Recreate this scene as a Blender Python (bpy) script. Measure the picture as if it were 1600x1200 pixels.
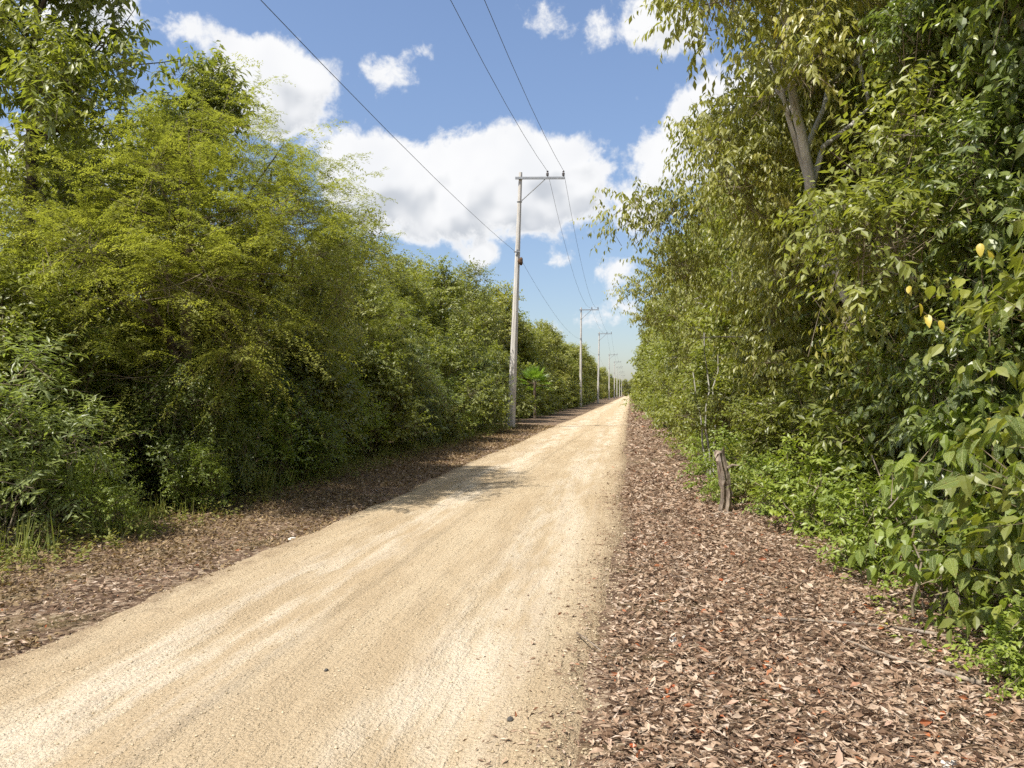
import bpy, math, random
import numpy as np

# ---------------------------------------------------------------- scene, camera, sky, sun
for o in list(bpy.data.objects):
    bpy.data.objects.remove(o)
SC = bpy.context.scene
COL = SC.collection
R = math.radians

cam_d = bpy.data.cameras.new('camera')
cam_d.sensor_width = 36.0
cam_d.lens = 27.0
cam_d.clip_start = 0.05
cam_d.clip_end = 6000
cam = bpy.data.objects.new('camera', cam_d)
COL.objects.link(cam)
cam.location = (0, 0, 1.55)
cam.rotation_euler = (R(90.72), 0, R(8.76))
SC.camera = cam

SUN_EL = R(58)
SUN_AZ = R(-136)         # measured from +Y (down the road), negative = left of the road
sun_dir = np.array([math.sin(SUN_AZ) * math.cos(SUN_EL), math.cos(SUN_AZ) * math.cos(SUN_EL), math.sin(SUN_EL)])
sl = bpy.data.lights.new('sun', 'SUN')
sl.energy = 3.3
sl.angle = R(0.7)
sl.color = (1.0, 0.95, 0.86)
so = bpy.data.objects.new('sun', sl)
COL.objects.link(so)
so.location = (-20, 10, 60)
import mathutils
so.rotation_euler = mathutils.Vector(-sun_dir).to_track_quat('-Z', 'Y').to_euler()

world = bpy.data.worlds.new('World')
SC.world = world
world.use_nodes = True
SKY_STRENGTH = 0.15
SC.view_settings.view_transform = 'Standard'
SC.view_settings.look = 'None'
SC.view_settings.exposure = 1.16
SC.view_settings.gamma = 1.0
SC.view_settings.use_curve_mapping = False
SC.render.engine = 'CYCLES'
cy = SC.cycles
cy.max_bounces = 10
cy.diffuse_bounces = 7
cy.glossy_bounces = 2
cy.transmission_bounces = 7
cy.transparent_max_bounces = 4
cy.caustics_reflective = False
cy.caustics_refractive = False
cy.sample_clamp_indirect = 6.0
cy.use_denoising = False
cy.use_adaptive_sampling = True
cy.adaptive_threshold = 0.015


class NT:
    """small helper for wiring node trees"""
    def __init__(self, tree):
        self.t = tree
        self.n = tree.nodes
        self.l = tree.links

    def node(self, kind, **kw):
        nd = self.n.new(kind)
        for k, v in kw.items():
            setattr(nd, k, v)
        return nd

    def put(self, sock, v):
        if hasattr(v, 'is_linked') or hasattr(v, 'links'):
            self.l.new(v, sock)
        else:
            sock.default_value = v

    def math(self, op, a, b=None, c=None, clamp=False):
        nd = self.node('ShaderNodeMath', operation=op)
        nd.use_clamp = clamp
        self.put(nd.inputs[0], a)
        if b is not None:
            self.put(nd.inputs[1], b)
        if c is not None:
            self.put(nd.inputs[2], c)
        return nd.outputs[0]

    def smooth(self, v, lo, hi, o0=0.0, o1=1.0):
        nd = self.node('ShaderNodeMapRange')
        nd.interpolation_type = 'SMOOTHSTEP'
        self.put(nd.inputs['Value'], v)
        nd.inputs['From Min'].default_value = lo
        nd.inputs['From Max'].default_value = hi
        nd.inputs['To Min'].default_value = o0
        nd.inputs['To Max'].default_value = o1
        return nd.outputs['Result']

    def noise(self, vec, scale, detail=4, rough=0.55, dist=0.0, out='Fac'):
        nd = self.node('ShaderNodeTexNoise')
        if vec is not None:
            self.l.new(vec, nd.inputs['Vector'])
        nd.inputs['Scale'].default_value = scale
        nd.inputs['Detail'].default_value = detail
        nd.inputs['Roughness'].default_value = rough
        nd.inputs['Distortion'].default_value = dist
        return nd.outputs[out]

    def voro(self, vec, scale, out='Distance', feature='F1', rnd=1.0):
        nd = self.node('ShaderNodeTexVoronoi', feature=feature)
        if vec is not None:
            self.l.new(vec, nd.inputs['Vector'])
        nd.inputs['Scale'].default_value = scale
        nd.inputs['Randomness'].default_value = rnd
        return nd.outputs[out]

    def mix(self, f, a, b, mode='MIX'):
        nd = self.node('ShaderNodeMix', data_type='RGBA', blend_type=mode)
        self.put(nd.inputs[0], f)
        for s, v in ((nd.inputs[6], a), (nd.inputs[7], b)):
            if isinstance(v, (tuple, list)):
                s.default_value = (*v[:3], 1)
            else:
                self.l.new(v, s)
        return nd.outputs[2]

    def ramp(self, f, stops, interp='LINEAR'):
        nd = self.node('ShaderNodeValToRGB')
        cr = nd.color_ramp
        cr.interpolation = interp
        while len(cr.elements) < len(stops):
            cr.elements.new(0.5)
        for e, (p, c) in zip(cr.elements, stops):
            e.position = p
            e.color = (*c, 1)
        self.put(nd.inputs[0], f)
        return nd.outputs[0]

    def mapping(self, vec, scale=(1, 1, 1), loc=(0, 0, 0)):
        nd = self.node('ShaderNodeMapping')
        self.l.new(vec, nd.inputs[0])
        nd.inputs['Scale'].default_value = scale
        nd.inputs['Location'].default_value = loc
        return nd.outputs[0]


def build_sky():
    w = NT(world.node_tree)
    w.n.clear()
    out = w.node('ShaderNodeOutputWorld')
    bg = w.node('ShaderNodeBackground')
    w.l.new(bg.outputs[0], out.inputs[0])
    sky = w.node('ShaderNodeTexSky', sky_type='NISHITA')
    sky.sun_disc = False
    sky.sun_elevation = SUN_EL
    sky.sun_rotation = SUN_AZ
    sky.air_density = 1.0
    sky.dust_density = 1.0
    sky.ozone_density = 1.6
    tc = w.node('ShaderNodeTexCoord')
    sep = w.node('ShaderNodeSeparateXYZ')
    w.l.new(tc.outputs['Generated'], sep.inputs[0])
    x, y, z = sep.outputs
    DEG = 180 / math.pi
    az = w.math('MULTIPLY', w.math('ARCTAN2', x, y), DEG)
    el = w.math('MULTIPLY', w.math('ARCSINE', z), DEG)
    comb = w.node('ShaderNodeCombineXYZ')
    w.l.new(az, comb.inputs[0])
    w.l.new(el, comb.inputs[1])
    ang = comb.outputs[0]
    # cumulus: (azimuth deg, elevation deg, radius az, radius el, weight)
    blobs = [
        (-26.5, 22.2, 3.6, 2.6, 1.0), (-28.5, 20.0, 3.4, 2.0, .6), (-25.6, 19.2, 3.0, 2.2, .75), (-23.8, 21.6, 2.0, 1.7, .8),
        (-31.5, 23.8, 1.8, 1.2, .42), (-18.0, 22.6, 2.4, 1.8, .62), (-15.8, 23.9, 1.5, .9, .5),
        (-20.8, 17.0, 2.6, 2.2, .72), (-16.8, 15.6, 4.2, 3.0, 1.0), (-13.2, 14.6, 3.6, 3.2, 1.0), (-10.4, 16.2, 3.4, 3.0, 1.05),
        (-6.6, 16.6, 3.2, 2.8, 1.05), (-3.8, 15.2, 2.6, 2.4, .95), (-8.0, 13.6, 4.2, 2.2, .9), (-15.0, 12.6, 4.0, 1.6, .65),
        (-19.5, 14.2, 3.4, 2.4, .85), (-11.0, 10.2, 1.6, 1.2, .72), (-5.4, 9.8, 1.2, .8, .62),
        (-1.6, 25.4, 2.6, 1.8, .55), (1.2, 25.8, 3.0, 2.2, .72), (3.6, 24.4, 2.6, 1.6, .55), (-6.8, 26.2, 2.2, 2.4, .42),
        (4.6, 18.2, 3.6, 2.8, .95), (2.6, 16.2, 2.4, 2.0, .8), (6.4, 20.4, 2.6, 2.2, .8), (0.6, 13.0, 2.2, 2.0, .7),
        (-1.0, 9.0, 2.6, 1.8, .55), (-1.2, 6.0, 3.2, 1.6, .45), (-6.0, 5.2, 4.0, 1.3, .34),
        (-38, 24, 5, 3.4, .9), (-41, 14, 5, 3.0, .9), (12, 19, 5, 4, 1.0), (18, 24, 6, 4, .9), (-36, 15.5, 3, 2.4, .6),
    ]

    def field(vec):
        f = None
        for (a, e, ra, re_, wt) in blobs:
            m = w.node('ShaderNodeVectorMath', operation='SUBTRACT')
            w.l.new(vec, m.inputs[0])
            m.inputs[1].default_value = (a, e, 0)
            m2 = w.node('ShaderNodeVectorMath', operation='MULTIPLY')
            w.l.new(m.outputs[0], m2.inputs[0])
            m2.inputs[1].default_value = (1 / ra, 1 / re_, 0)
            m3 = w.node('ShaderNodeVectorMath', operation='DOT_PRODUCT')
            w.l.new(m2.outputs[0], m3.inputs[0])
            w.l.new(m2.outputs[0], m3.inputs[1])
            g = w.math('MULTIPLY', w.math('EXPONENT', w.math('MULTIPLY', m3.outputs['Value'], -1.1)), wt)
            f = g if f is None else w.math('ADD', f, w.math('MULTIPLY', g, w.math('SUBTRACT', 1.15, f, clamp=True)))
        return f

    n1 = w.noise(ang, 0.22, 8, 0.62, 0.35)
    n2 = w.noise(ang, 0.75, 6, 0.6, 0.2)
    fine = w.math('ADD', w.math('MULTIPLY', n1, 0.75), w.math('MULTIPLY', n2, 0.35))
    base = field(ang)
    # the rest of the sky, all round: scattered cumulus of the same kind
    dirv = w.mapping(tc.outputs['Generated'], (1, 1, 1.9))
    g1 = w.noise(dirv, 3.1, 3, 0.5)
    away = w.smooth(w.math('ABSOLUTE', w.math('ADD', az, 9.0)), 40, 62)
    over = w.math('MAXIMUM', away, w.smooth(el, 31, 42))
    gen = w.math('MULTIPLY', w.smooth(g1, 0.44, 0.60), over)
    tot = w.math('MAXIMUM', base, gen)
    dens = w.math('ADD', tot, w.math('MULTIPLY', w.math('SUBTRACT', fine, 0.56), 2.0))
    mask = w.smooth(dens, 0.29, 0.64)
    # grey bellies where the cloud is thick and low in its own body
    shift = w.node('ShaderNodeVectorMath', operation='ADD')
    w.l.new(ang, shift.inputs[0])
    shift.inputs[1].default_value = (-0.7, 1.3, 0)
    n1b = w.noise(shift.outputs[0], 0.22, 2.5, 0.5, 0.2)
    n1c = w.noise(ang, 0.22, 2.5, 0.5, 0.2)
    up = field(shift.outputs[0])
    above = w.math('ADD', w.math('MULTIPLY', w.math('SUBTRACT', up, base), 1.0),
                   w.math('MULTIPLY', w.math('SUBTRACT', n1b, n1c), 1.7))
    belly = w.math('MULTIPLY', w.smooth(above, -0.12, 0.36), w.smooth(dens, 0.48, 0.85))
    ccol = w.mix(belly, (0.99, 0.99, 0.99), (0.60, 0.63, 0.675))
    ccol = w.mix(w.smooth(n1c, 0.4, 0.7, 0.0, 0.3), ccol, (0.74, 0.77, 0.83))
    skyc = w.node('ShaderNodeVectorMath', operation='SCALE')
    w.l.new(sky.outputs[0], skyc.inputs[0])
    w.l.new(w.smooth(el, 0, 28, .40, .54), skyc.inputs[3])
    tinted = w.mix(1.0, skyc.outputs[0], (1.02, 1.0, 1.03), 'MULTIPLY')
    # clouds in the same units as the sky before the strength
    cl = w.node('ShaderNodeVectorMath', operation='SCALE')
    w.l.new(ccol, cl.inputs[0])
    cl.inputs[3].default_value = 0.455 / SKY_STRENGTH
    fin = w.mix(w.math('MULTIPLY', mask, 0.96), tinted, cl.outputs[0])
    # thin milky air towards the horizon
    w.l.new(fin, bg.inputs[0])
    bg.inputs[1].default_value = SKY_STRENGTH


build_sky()

# ---------------------------------------------------------------- helpers
rng = np.random.default_rng(11)


def tag(o, label=None, cat=None, group=None, kind=None):
    if label:
        o['label'] = label
    if cat:
        o['category'] = cat
    if group:
        o['group'] = group
    if kind:
        o['kind'] = kind
    return o


def link(name, me, parent=None, loc=None):
    o = bpy.data.objects.new(name, me)
    COL.objects.link(o)
    if parent is not None:
        o.parent = parent
    if loc is not None:
        o.location = loc
    return o


def empty(name, loc=(0, 0, 0), rz=0.0, sc=1.0):
    o = bpy.data.objects.new(name, None)
    COL.objects.link(o)
    o.empty_display_size = 0.3
    o.location = loc
    o.rotation_euler = (0, 0, rz)
    o.scale = (sc, sc, sc)
    return o


def kids(o):
    return [c for c in bpy.data.objects if c.parent == o]


class MB:
    """collects vertices and faces (numpy) and builds one mesh"""
    def __init__(self):
        self.v, self.f3, self.f4, self.m3, self.m4, self.t3, self.t4 = [], [], [], [], [], [], []
        self.n = 0

    def add(self, v, f, mat=0, tint=None):
        v = np.asarray(v, float).reshape(-1, 3)
        f = np.asarray(f, int)
        tgt = (self.f3, self.m3, self.t3) if f.shape[1] == 3 else (self.f4, self.m4, self.t4)
        tgt[0].append(f + self.n)
        tgt[1].append(np.full(len(f), mat))
        tgt[2].append(np.full(len(f), 0.5) if tint is None else np.broadcast_to(tint, (len(f),)))
        self.v.append(v)
        self.n += len(v)

    def tube(self, pts, rad, sides=6, mat=0, cap=True, rough=0.0):
        pts = np.asarray(pts, float)
        n = len(pts)
        rad = np.broadcast_to(np.asarray(rad, float), (n,))
        tan = np.gradient(pts, axis=0)
        tan /= np.linalg.norm(tan, axis=1)[:, None] + 1e-9
        ref = np.array([0.31, 0.95, 0.1])
        if abs(tan[0] @ ref) > 0.9:
            ref = np.array([1.0, 0.1, 0])
        a = np.cross(tan, ref)
        a /= np.linalg.norm(a, axis=1)[:, None] + 1e-9
        b = np.cross(tan, a)
        th = np.arange(sides) * 2 * np.pi / sides
        rr = rad[:, None] * (1 + rough * rng.normal(size=(n, sides)))
        v = pts[:, None] + rr[..., None] * (np.cos(th)[None, :, None] * a[:, None] + np.sin(th)[None, :, None] * b[:, None])
        i = np.arange(n - 1)[:, None] * sides
        j = np.arange(sides)[None]
        j2 = (j + 1) % sides
        f = np.stack([i + j, i + j2, i + sides + j2, i + sides + j], -1).reshape(-1, 4)
        self.add(v, f, mat)
        if cap:
            for end, flip in ((0, 1), (n - 1, 0)):
                c = np.concatenate([v[end], pts[end][None]])
                k = np.arange(sides)
                fc = np.stack([k, (k + 1) % sides, np.full(sides, sides)], -1)
                if flip:
                    fc = fc[:, ::-1]
                self.add(c, fc, mat)

    def box(self, c, s, mat=0, rot=None):
        d = np.array([[x, y, z] for x in (-.5, .5) for y in (-.5, .5) for z in (-.5, .5)]) * np.array(s)
        if rot is not None:
            d = d @ np.array(rot).T
        f = [[0, 1, 3, 2], [4, 6, 7, 5], [0, 4, 5, 1], [2, 3, 7, 6], [0, 2, 6, 4], [1, 5, 7, 3]]
        self.add(d + np.array(c), f, mat)

    def mesh(self, name, mats, smooth=False):
        me = bpy.data.meshes.new(name)
        v = np.concatenate(self.v)
        f3 = np.concatenate(self.f3) if self.f3 else np.zeros((0, 3), int)
        f4 = np.concatenate(self.f4) if self.f4 else np.zeros((0, 4), int)
        me.vertices.add(len(v))
        me.vertices.foreach_set('co', v.ravel())
        nl = f3.size + f4.size
        me.loops.add(nl)
        me.loops.foreach_set('vertex_index', np.concatenate([f3.ravel(), f4.ravel()]).astype(np.int32))
        npoly = len(f3) + len(f4)
        me.polygons.add(npoly)
        st = np.concatenate([np.arange(len(f3)) * 3, f3.size + np.arange(len(f4)) * 4])
        me.polygons.foreach_set('loop_start', st.astype(np.int32))
        mi = np.concatenate(self.m3 + self.m4).astype(np.int32)
        me.polygons.foreach_set('material_index', mi)
        me.polygons.foreach_set('use_smooth', np.full(npoly, smooth))
        at = me.attributes.new('tint', 'FLOAT', 'FACE')
        at.data.foreach_set('value', np.concatenate(self.t3 + self.t4).astype(np.float32))
        for m in (mats if isinstance(mats, (list, tuple)) else [mats]):
            me.materials.append(m)
        me.update()
        me.validate()
        return me


def unit(a):
    return a / (np.linalg.norm(a, axis=-1, keepdims=True) + 1e-9)


def leaves(mb, P, A, N, L, W, fold=0.18, droop=0.15, tint=None, mat=0, hi=False, curl=0.0):
    """many leaves at once: P base, A axis, N face normal, L length, W width"""
    n = len(P)
    if n == 0:
        return
    A = unit(A)
    N = unit(N - (N * A).sum(1, keepdims=True) * A)
    S = np.cross(A, N)
    L = np.broadcast_to(L, (n,))[:, None]
    W = np.broadcast_to(W, (n,))[:, None]
    droop = np.broadcast_to(droop, (n,))[:, None]
    if tint is None:
        tint = rng.random(n)
    if hi == 'flat':   # a narrow blade, two triangles
        v = np.stack([P, P + A * L * .5 + S * W / 2, P + A * L - N * droop * L, P + A * L * .5 - S * W / 2], 1)
        f = np.array([[0, 1, 2, 3]])
    elif hi == 'tri':   # a leaflet of a feathery frond, one triangle
        v = np.stack([P - S * W / 2, P + S * W / 2, P + A * L - N * droop * L], 1)
        f = np.array([[0, 1, 2]])
    elif hi:
        def sec(t, w, dz):
            M = P + A * L * t - N * (droop * L * dz)
            e = N * (fold * W * w)
            return [M + S * W * w / 2 + e, M, M - S * W * w / 2 + e]
        s1 = sec(.22, .80, .02)
        s2 = sec(.55, 1.0, .25)
        v = np.stack([P] + s1 + s2 + [P + A * L - N * droop * L], 1)
        f = np.array([[0, 1, 2], [0, 2, 3], [1, 4, 5], [1, 5, 2], [2, 5, 6], [2, 6, 3], [4, 7, 5], [5, 7, 6]])
    else:
        M = P + A * L * .48 - N * (droop * L * .25) * 1.0
        e = N * (fold * W)
        v = np.stack([P, M + S * W / 2 + e, M, M - S * W / 2 + e, P + A * L - N * droop * L], 1)
        f = np.array([[0, 1, 2], [0, 2, 3], [1, 4, 2], [2, 4, 3]])
    k = v.shape[1]
    fi = (np.arange(n)[:, None, None] * k + f[None]).reshape(-1, f.shape[1])
    mb.add(v.reshape(-1, 3), fi, mat, np.repeat(tint, len(f)))


UP = np.array([0, 0, 1.0])


def twig_leaves(mb, B, D, ln, spec, mat=0, tint0=None):
    """leaves set along many twigs; returns nothing"""
    n, m = len(B), spec['per']
    t = (np.arange(m) + 0.6) / m
    D = unit(D)
    side = unit(np.cross(D, UP + rng.normal(0, .25, (n, 3))))
    P = B[:, None] + D[:, None] * (ln[:, None] * t)[..., None]
    P = P - UP * (spec.get('sag', .12) * ln[:, None] * t ** 2)[..., None]
    P = P + rng.normal(0, .012, P.shape)
    sg = np.where(np.arange(m) % 2 == 0, 1.0, -1.0)
    A = D[:, None] * spec.get('along', .5) + side[:, None] * sg[None, :, None] * spec.get('out', .8)
    A = A - UP * spec.get('droop', .3) + rng.normal(0, spec.get('jit', .25), A.shape)
    N = UP + rng.normal(0, spec.get('njit', .45), A.shape) + D[:, None] * spec.get('nd', .25)
    P, A, N = P.reshape(-1, 3), A.reshape(-1, 3), N.reshape(-1, 3)
    L = spec['len'] * rng.uniform(.65, 1.2, len(P))
    if tint0 is None:
        tint0 = rng.random(n)
    lv = .08 if 'fronds' in spec else .28
    tt = np.clip(np.repeat(tint0, m) * (1 - lv) + rng.random(len(P)) * lv, 0, 1)
    leaves(mb, P, A, N, L, L * spec['wid'] * rng.uniform(.85, 1.15, len(P)), spec.get('fold', .18),
           rng.uniform(.02, spec.get('bend', .3), len(P)), tt, mat, spec.get('hi', False))
    return P, A, N, L, tt


def frond_twigs(mb, B, D, ln, spec, mat=0, T0=None):
    """feathery sprays: each branchlet carries fronds, each frond two rows of narrow leaflets"""
    n, m = len(B), spec['fronds']
    t = (np.arange(m) + .8) / m
    D = unit(D)
    side = unit(np.cross(D, UP + rng.normal(0, .2, (n, 3))))
    P = B[:, None] + D[:, None] * (ln[:, None] * t)[..., None] - UP * (.30 * ln[:, None] * t ** 2)[..., None]
    sg = np.where(np.arange(m) % 2 == 0, 1.0, -1.0)
    A = D[:, None] * .75 + side[:, None] * sg[None, :, None] * .75 + rng.normal(0, .12, (n, m, 3)) - UP * .16
    tint = np.clip(np.repeat(T0, m) * .8 + rng.random(n * m) * .2, 0, 1)
    twig_leaves(mb, P.reshape(-1, 3), A.reshape(-1, 3), spec['flen'] * rng.uniform(.75, 1.2, n * m), spec, mat, tint)


def crown_points(lobes, dens, tl, shell=0.35, up=.35, drop=0.0, jit=.45):
    """twig bases and directions spread through a list of ellipsoid lobes"""
    Bs, Ds, Ts = [], [], []
    sub = []
    for (c, r) in lobes:                       # every lobe is a few tufts with gaps between them
        r = np.asarray(r, float)
        for q in range(4):
            d = unit(rng.normal(size=3))
            k = rng.uniform(.42, .62)
            sub.append((np.asarray(c) + d * r * .62, r * k, rng.random()))
    for (c, r, lt) in sub:
        r = np.asarray(r, float)
        area = (r[0] * r[1] + r[1] * r[2] + r[0] * r[2]) / 3 * 4 * np.pi
        n = max(4, int(dens * 1.05 * area))
        d = unit(rng.normal(size=(n, 3)) + UP * .35)
        rad = (shell + (1 - shell) * rng.random(n) ** .7)
        bump = 1 + .28 * np.sin(d[:, 0] * 5 + c[0] * 3) * np.sin(d[:, 1] * 4 + c[1]) + rng.normal(0, .08, n)
        Bs.append(np.asarray(c) + d * r * (rad * bump)[:, None])
        Ds.append(d + UP * up - UP * drop * 1.0 + rng.normal(0, jit, (n, 3)))
        Ts.append(np.clip(.62 * lt + .38 * rng.random(n), 0, 1))
    T = np.concatenate(Ts)
    B, D = np.concatenate(Bs), unit(np.concatenate(Ds))
    keep = B[:, 2] > 0.05
    B, D, T = B[keep], D[keep], T[keep]
    return B, D, T, tl * rng.uniform(.6, 1.3, len(B))


# ---------------------------------------------------------------- materials
def new_mat(name):
    m = bpy.data.materials.new(name)
    m.use_nodes = True
    t = NT(m.node_tree)
    t.n.clear()
    out = t.node('ShaderNodeOutputMaterial')
    return m, t, out


def principled(t, out, col, rough=.7, spec=.3, normal=None):
    p = t.node('ShaderNodeBsdfPrincipled')
    t.put(p.inputs['Base Color'], col if not isinstance(col, tuple) else (*col, 1))
    t.put(p.inputs['Roughness'], rough)
    p.inputs['Specular IOR Level'].default_value = spec
    if normal is not None:
        t.l.new(normal, p.inputs['Normal'])
    if out is not None:
        t.l.new(p.outputs[0], out.inputs[0])
    return p


def bump(t, h, strength=.5, dist=.02, normal=None):
    b = t.node('ShaderNodeBump')
    b.inputs['Strength'].default_value = strength
    b.inputs['Distance'].default_value = dist
    t.l.new(h, b.inputs['Height'])
    if normal is not None:
        t.l.new(normal, b.inputs['Normal'])
    return b.outputs[0]


def leaf_mat(name, stops, rough=.42, spec=.5, trans=1.0, tcol=(1.15, 1.2, .55), veins=False):
    m, t, out = new_mat(name)
    a = t.node('ShaderNodeAttribute', attribute_name='tint')
    inf = t.node('ShaderNodeObjectInfo')
    f = t.math('ADD', t.math('MULTIPLY', a.outputs['Fac'], .45 if veins else .74), t.math('MULTIPLY', inf.outputs['Random'], .55 if veins else .26))
    col = t.ramp(f, stops)
    nrm = None
    if veins:       # a leaf of its own, lying along its own Y axis: midrib, side veins, a few brown blemishes
        tc_ = t.node('ShaderNodeTexCoord')
        sp_ = t.node('ShaderNodeSeparateXYZ')
        t.l.new(tc_.outputs['Object'], sp_.inputs[0])
        ax = t.math('ABSOLUTE', sp_.outputs[0])
        rib = t.smooth(ax, .030, .008)
        sv = t.math('ABSOLUTE', t.math('SINE', t.math('MULTIPLY', t.math('SUBTRACT', sp_.outputs[1], t.math('MULTIPLY', ax, .9)), 30)))
        side = t.smooth(sv, .22, .05)
        v_ = t.math('MAXIMUM', rib, t.math('MULTIPLY', side, .45))
        col = t.mix(t.math('MULTIPLY', v_, .5), col, (.24, .27, .09))
        ofs = t.node('ShaderNodeVectorMath', operation='ADD')
        t.l.new(tc_.outputs['Object'], ofs.inputs[0])
        t.l.new(t.math('MULTIPLY', inf.outputs['Random'], 40), ofs.inputs[1])
        bl = t.noise(ofs.outputs[0], 5.5, 4, .65)
        col = t.mix(t.smooth(bl, .60, .68, 0, .75), col, (.16, .11, .035))
        col = t.mix(t.smooth(bl, .46, .30, 0, .35), col, (.05, .075, .02))
        nrm = bump(t, t.math('ADD', t.math('MULTIPLY', v_, -1.0), t.math('MULTIPLY', bl, 1.2)), .5, .05)
    p = principled(t, None, col, rough, spec, nrm)
    tr = t.node('ShaderNodeBsdfTranslucent')
    tc = t.mix(1.0, col, tuple(trans * q for q in tcol), 'MULTIPLY')
    t.l.new(tc, tr.inputs[0])
    mx = t.node('ShaderNodeAddShader')      # a leaf both reflects and lets light through
    t.l.new(p.outputs[0], mx.inputs[0])
    t.l.new(tr.outputs[0], mx.inputs[1])
    t.l.new(mx.outputs[0], out.inputs[0])
    return m


M = {}
M['leaf_droop'] = leaf_mat('drooping leaf', [(0, (.064, .074, .018)), (.4, (.122, .128, .028)), (.8, (.185, .182, .040)), (.95, (.25, .22, .050)), (1, (.27, .15, .045))], .44, .42)
M['leaf_dark'] = leaf_mat('dark glossy leaf', [(0, (.046, .064, .020)), (.5, (.090, .114, .030)), (.85, (.145, .165, .038)), (1, (.20, .20, .04))], .40, .5)
M['leaf_mid'] = leaf_mat('green leaf', [(0, (.060, .076, .018)), (.45, (.118, .130, .026)), (.85, (.182, .190, .036)), (1, (.27, .23, .05))], .46, .42)
M['leaf_bright'] = leaf_mat('young green leaf', [(0, (.070, .098, .018)), (.5, (.135, .170, .028)), (.9, (.20, .23, .038)), (1, (.30, .26, .05))], .46, .42)
M['leaf_feather'] = leaf_mat('feathery leaf', [(0, (.066, .078, .020)), (.5, (.138, .146, .034)), (.9, (.225, .224, .052)), (1, (.27, .23, .05))], .5, .35)
M['leaf_pale'] = leaf_mat('pale green leaf', [(0, (.075, .095, .030)), (.5, (.130, .155, .048)), (1, (.21, .23, .075))], .46, .42)
M['near_mid'] = leaf_mat('near green leaf', [(0, (.045, .068, .018)), (.5, (.095, .122, .026)), (.9, (.16, .185, .034)), (1, (.25, .22, .05))], .42, .42, veins=True)
M['near_bright'] = leaf_mat('near young leaf', [(0, (.062, .092, .018)), (.5, (.12, .158, .027)), (.9, (.19, .22, .036)), (1, (.28, .25, .05))], .44, .4, veins=True)
M['near_dark'] = leaf_mat('near dark leaf', [(0, (.036, .056, .018)), (.5, (.075, .100, .026)), (.85, (.13, .150, .034)), (1, (.20, .20, .04))], .38, .5, veins=True)
M['leaf_yellow'] = leaf_mat('yellowed leaf', [(0, (.30, .25, .03)), (1, (.42, .32, .05))], .45, .4)
M['leaf_palm'] = leaf_mat('palm leaf', [(0, (.07, .12, .018)), (.6, (.12, .18, .024)), (1, (.20, .22, .04))], .4, .5)
M['weed'] = leaf_mat('dry weed', [(0, (.11, .075, .04)), (.4, (.24, .17, .09)), (.72, (.30, .23, .10)), (.88, (.20, .19, .05)), (1, (.15, .18, .035))], .7, .2, .3, (1.1, 1.0, .7))
M['fringe'] = leaf_mat('fringe weed', [(0, (.12, .085, .035)), (.4, (.15, .14, .035)), (.8, (.13, .15, .03)), (1, (.19, .20, .04))], .6, .25, .6)
M['grass'] = leaf_mat('grass', [(0, (.08, .10, .02)), (.6, (.17, .19, .04)), (1, (.30, .26, .09))], .5, .35, .6)


def litter_mat():
    m, t, out = new_mat('dry fallen leaf')
    a = t.node('ShaderNodeAttribute', attribute_name='tint')
    inf = t.node('ShaderNodeObjectInfo')
    f = t.math('FRACT', t.math('ADD', a.outputs['Fac'], inf.outputs['Random']))
    col = t.ramp(f, [(0, (.085, .048, .028)), (.25, (.22, .135, .080)), (.5, (.38, .26, .170)), (.75, (.52, .39, .275)),
                     (.97, (.58, .47, .37)), (.985, (.40, .16, .07)), (1, (.36, .11, .04))])
    g = t.node('ShaderNodeTexCoord')
    col = t.mix(t.smooth(t.noise(g.outputs['Object'], 60, 3), .35, .7, 0, .35), col, (.16, .10, .07))
    p = principled(t, None, col, .6, .3)
    tr = t.node('ShaderNodeBsdfTranslucent')
    t.l.new(col, tr.inputs[0])
    mx = t.node('ShaderNodeMixShader')
    mx.inputs[0].default_value = .15
    t.l.new(p.outputs[0], mx.inputs[1])
    t.l.new(tr.outputs[0], mx.inputs[2])
    t.l.new(mx.outputs[0], out.inputs[0])
    return m


M['litter'] = litter_mat()


def plain_litter(name, c0, c1):
    m, t, out = new_mat(name)
    inf = t.node('ShaderNodeObjectInfo')
    g = t.node('ShaderNodeTexCoord')
    col = t.mix(inf.outputs['Random'], c0, c1)
    col = t.mix(t.smooth(t.noise(g.outputs['Object'], 45, 3), .4, .7, 0, .5), col, tuple(.55 * x for x in c0))
    principled(t, out, col, .55, .35)
    return m


M['litter_brown'] = plain_litter('brown fallen leaf', (.24, .15, .10), (.38, .26, .18))
M['litter_pale'] = plain_litter('pale fallen leaf', (.38, .28, .20), (.48, .38, .28))
M['litter_red'] = plain_litter('red fallen leaf', (.34, .075, .025), (.42, .15, .04))


def bark_mat(name, c0, c1, sc=14):
    m, t, out = new_mat(name)
    g = t.node('ShaderNodeTexCoord')
    v = t.mapping(g.outputs['Object'], (1, 1, .25))
    n = t.noise(v, sc, 6, .65)
    n2 = t.noise(g.outputs['Object'], 5, 3)
    col = t.mix(t.smooth(n, .3, .7), c0, c1)
    col = t.mix(t.smooth(n2, .45, .7, 0, .6), col, tuple(.6 * a + .12 for a in c1))
    principled(t, out, col, .85, .15, bump(t, n, .7, .02))
    return m


M['bark'] = bark_mat('brown bark', (.05, .036, .025), (.15, .115, .08))
M['bark_pale'] = bark_mat('pale grey bark', (.28, .26, .22), (.52, .50, .44), 9)
M['twig'] = bark_mat('twig bark', (.10, .075, .045), (.26, .21, .14))
M['dead_wood'] = bark_mat('weathered dead wood', (.10, .075, .055), (.36, .29, .22), 22)


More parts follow.
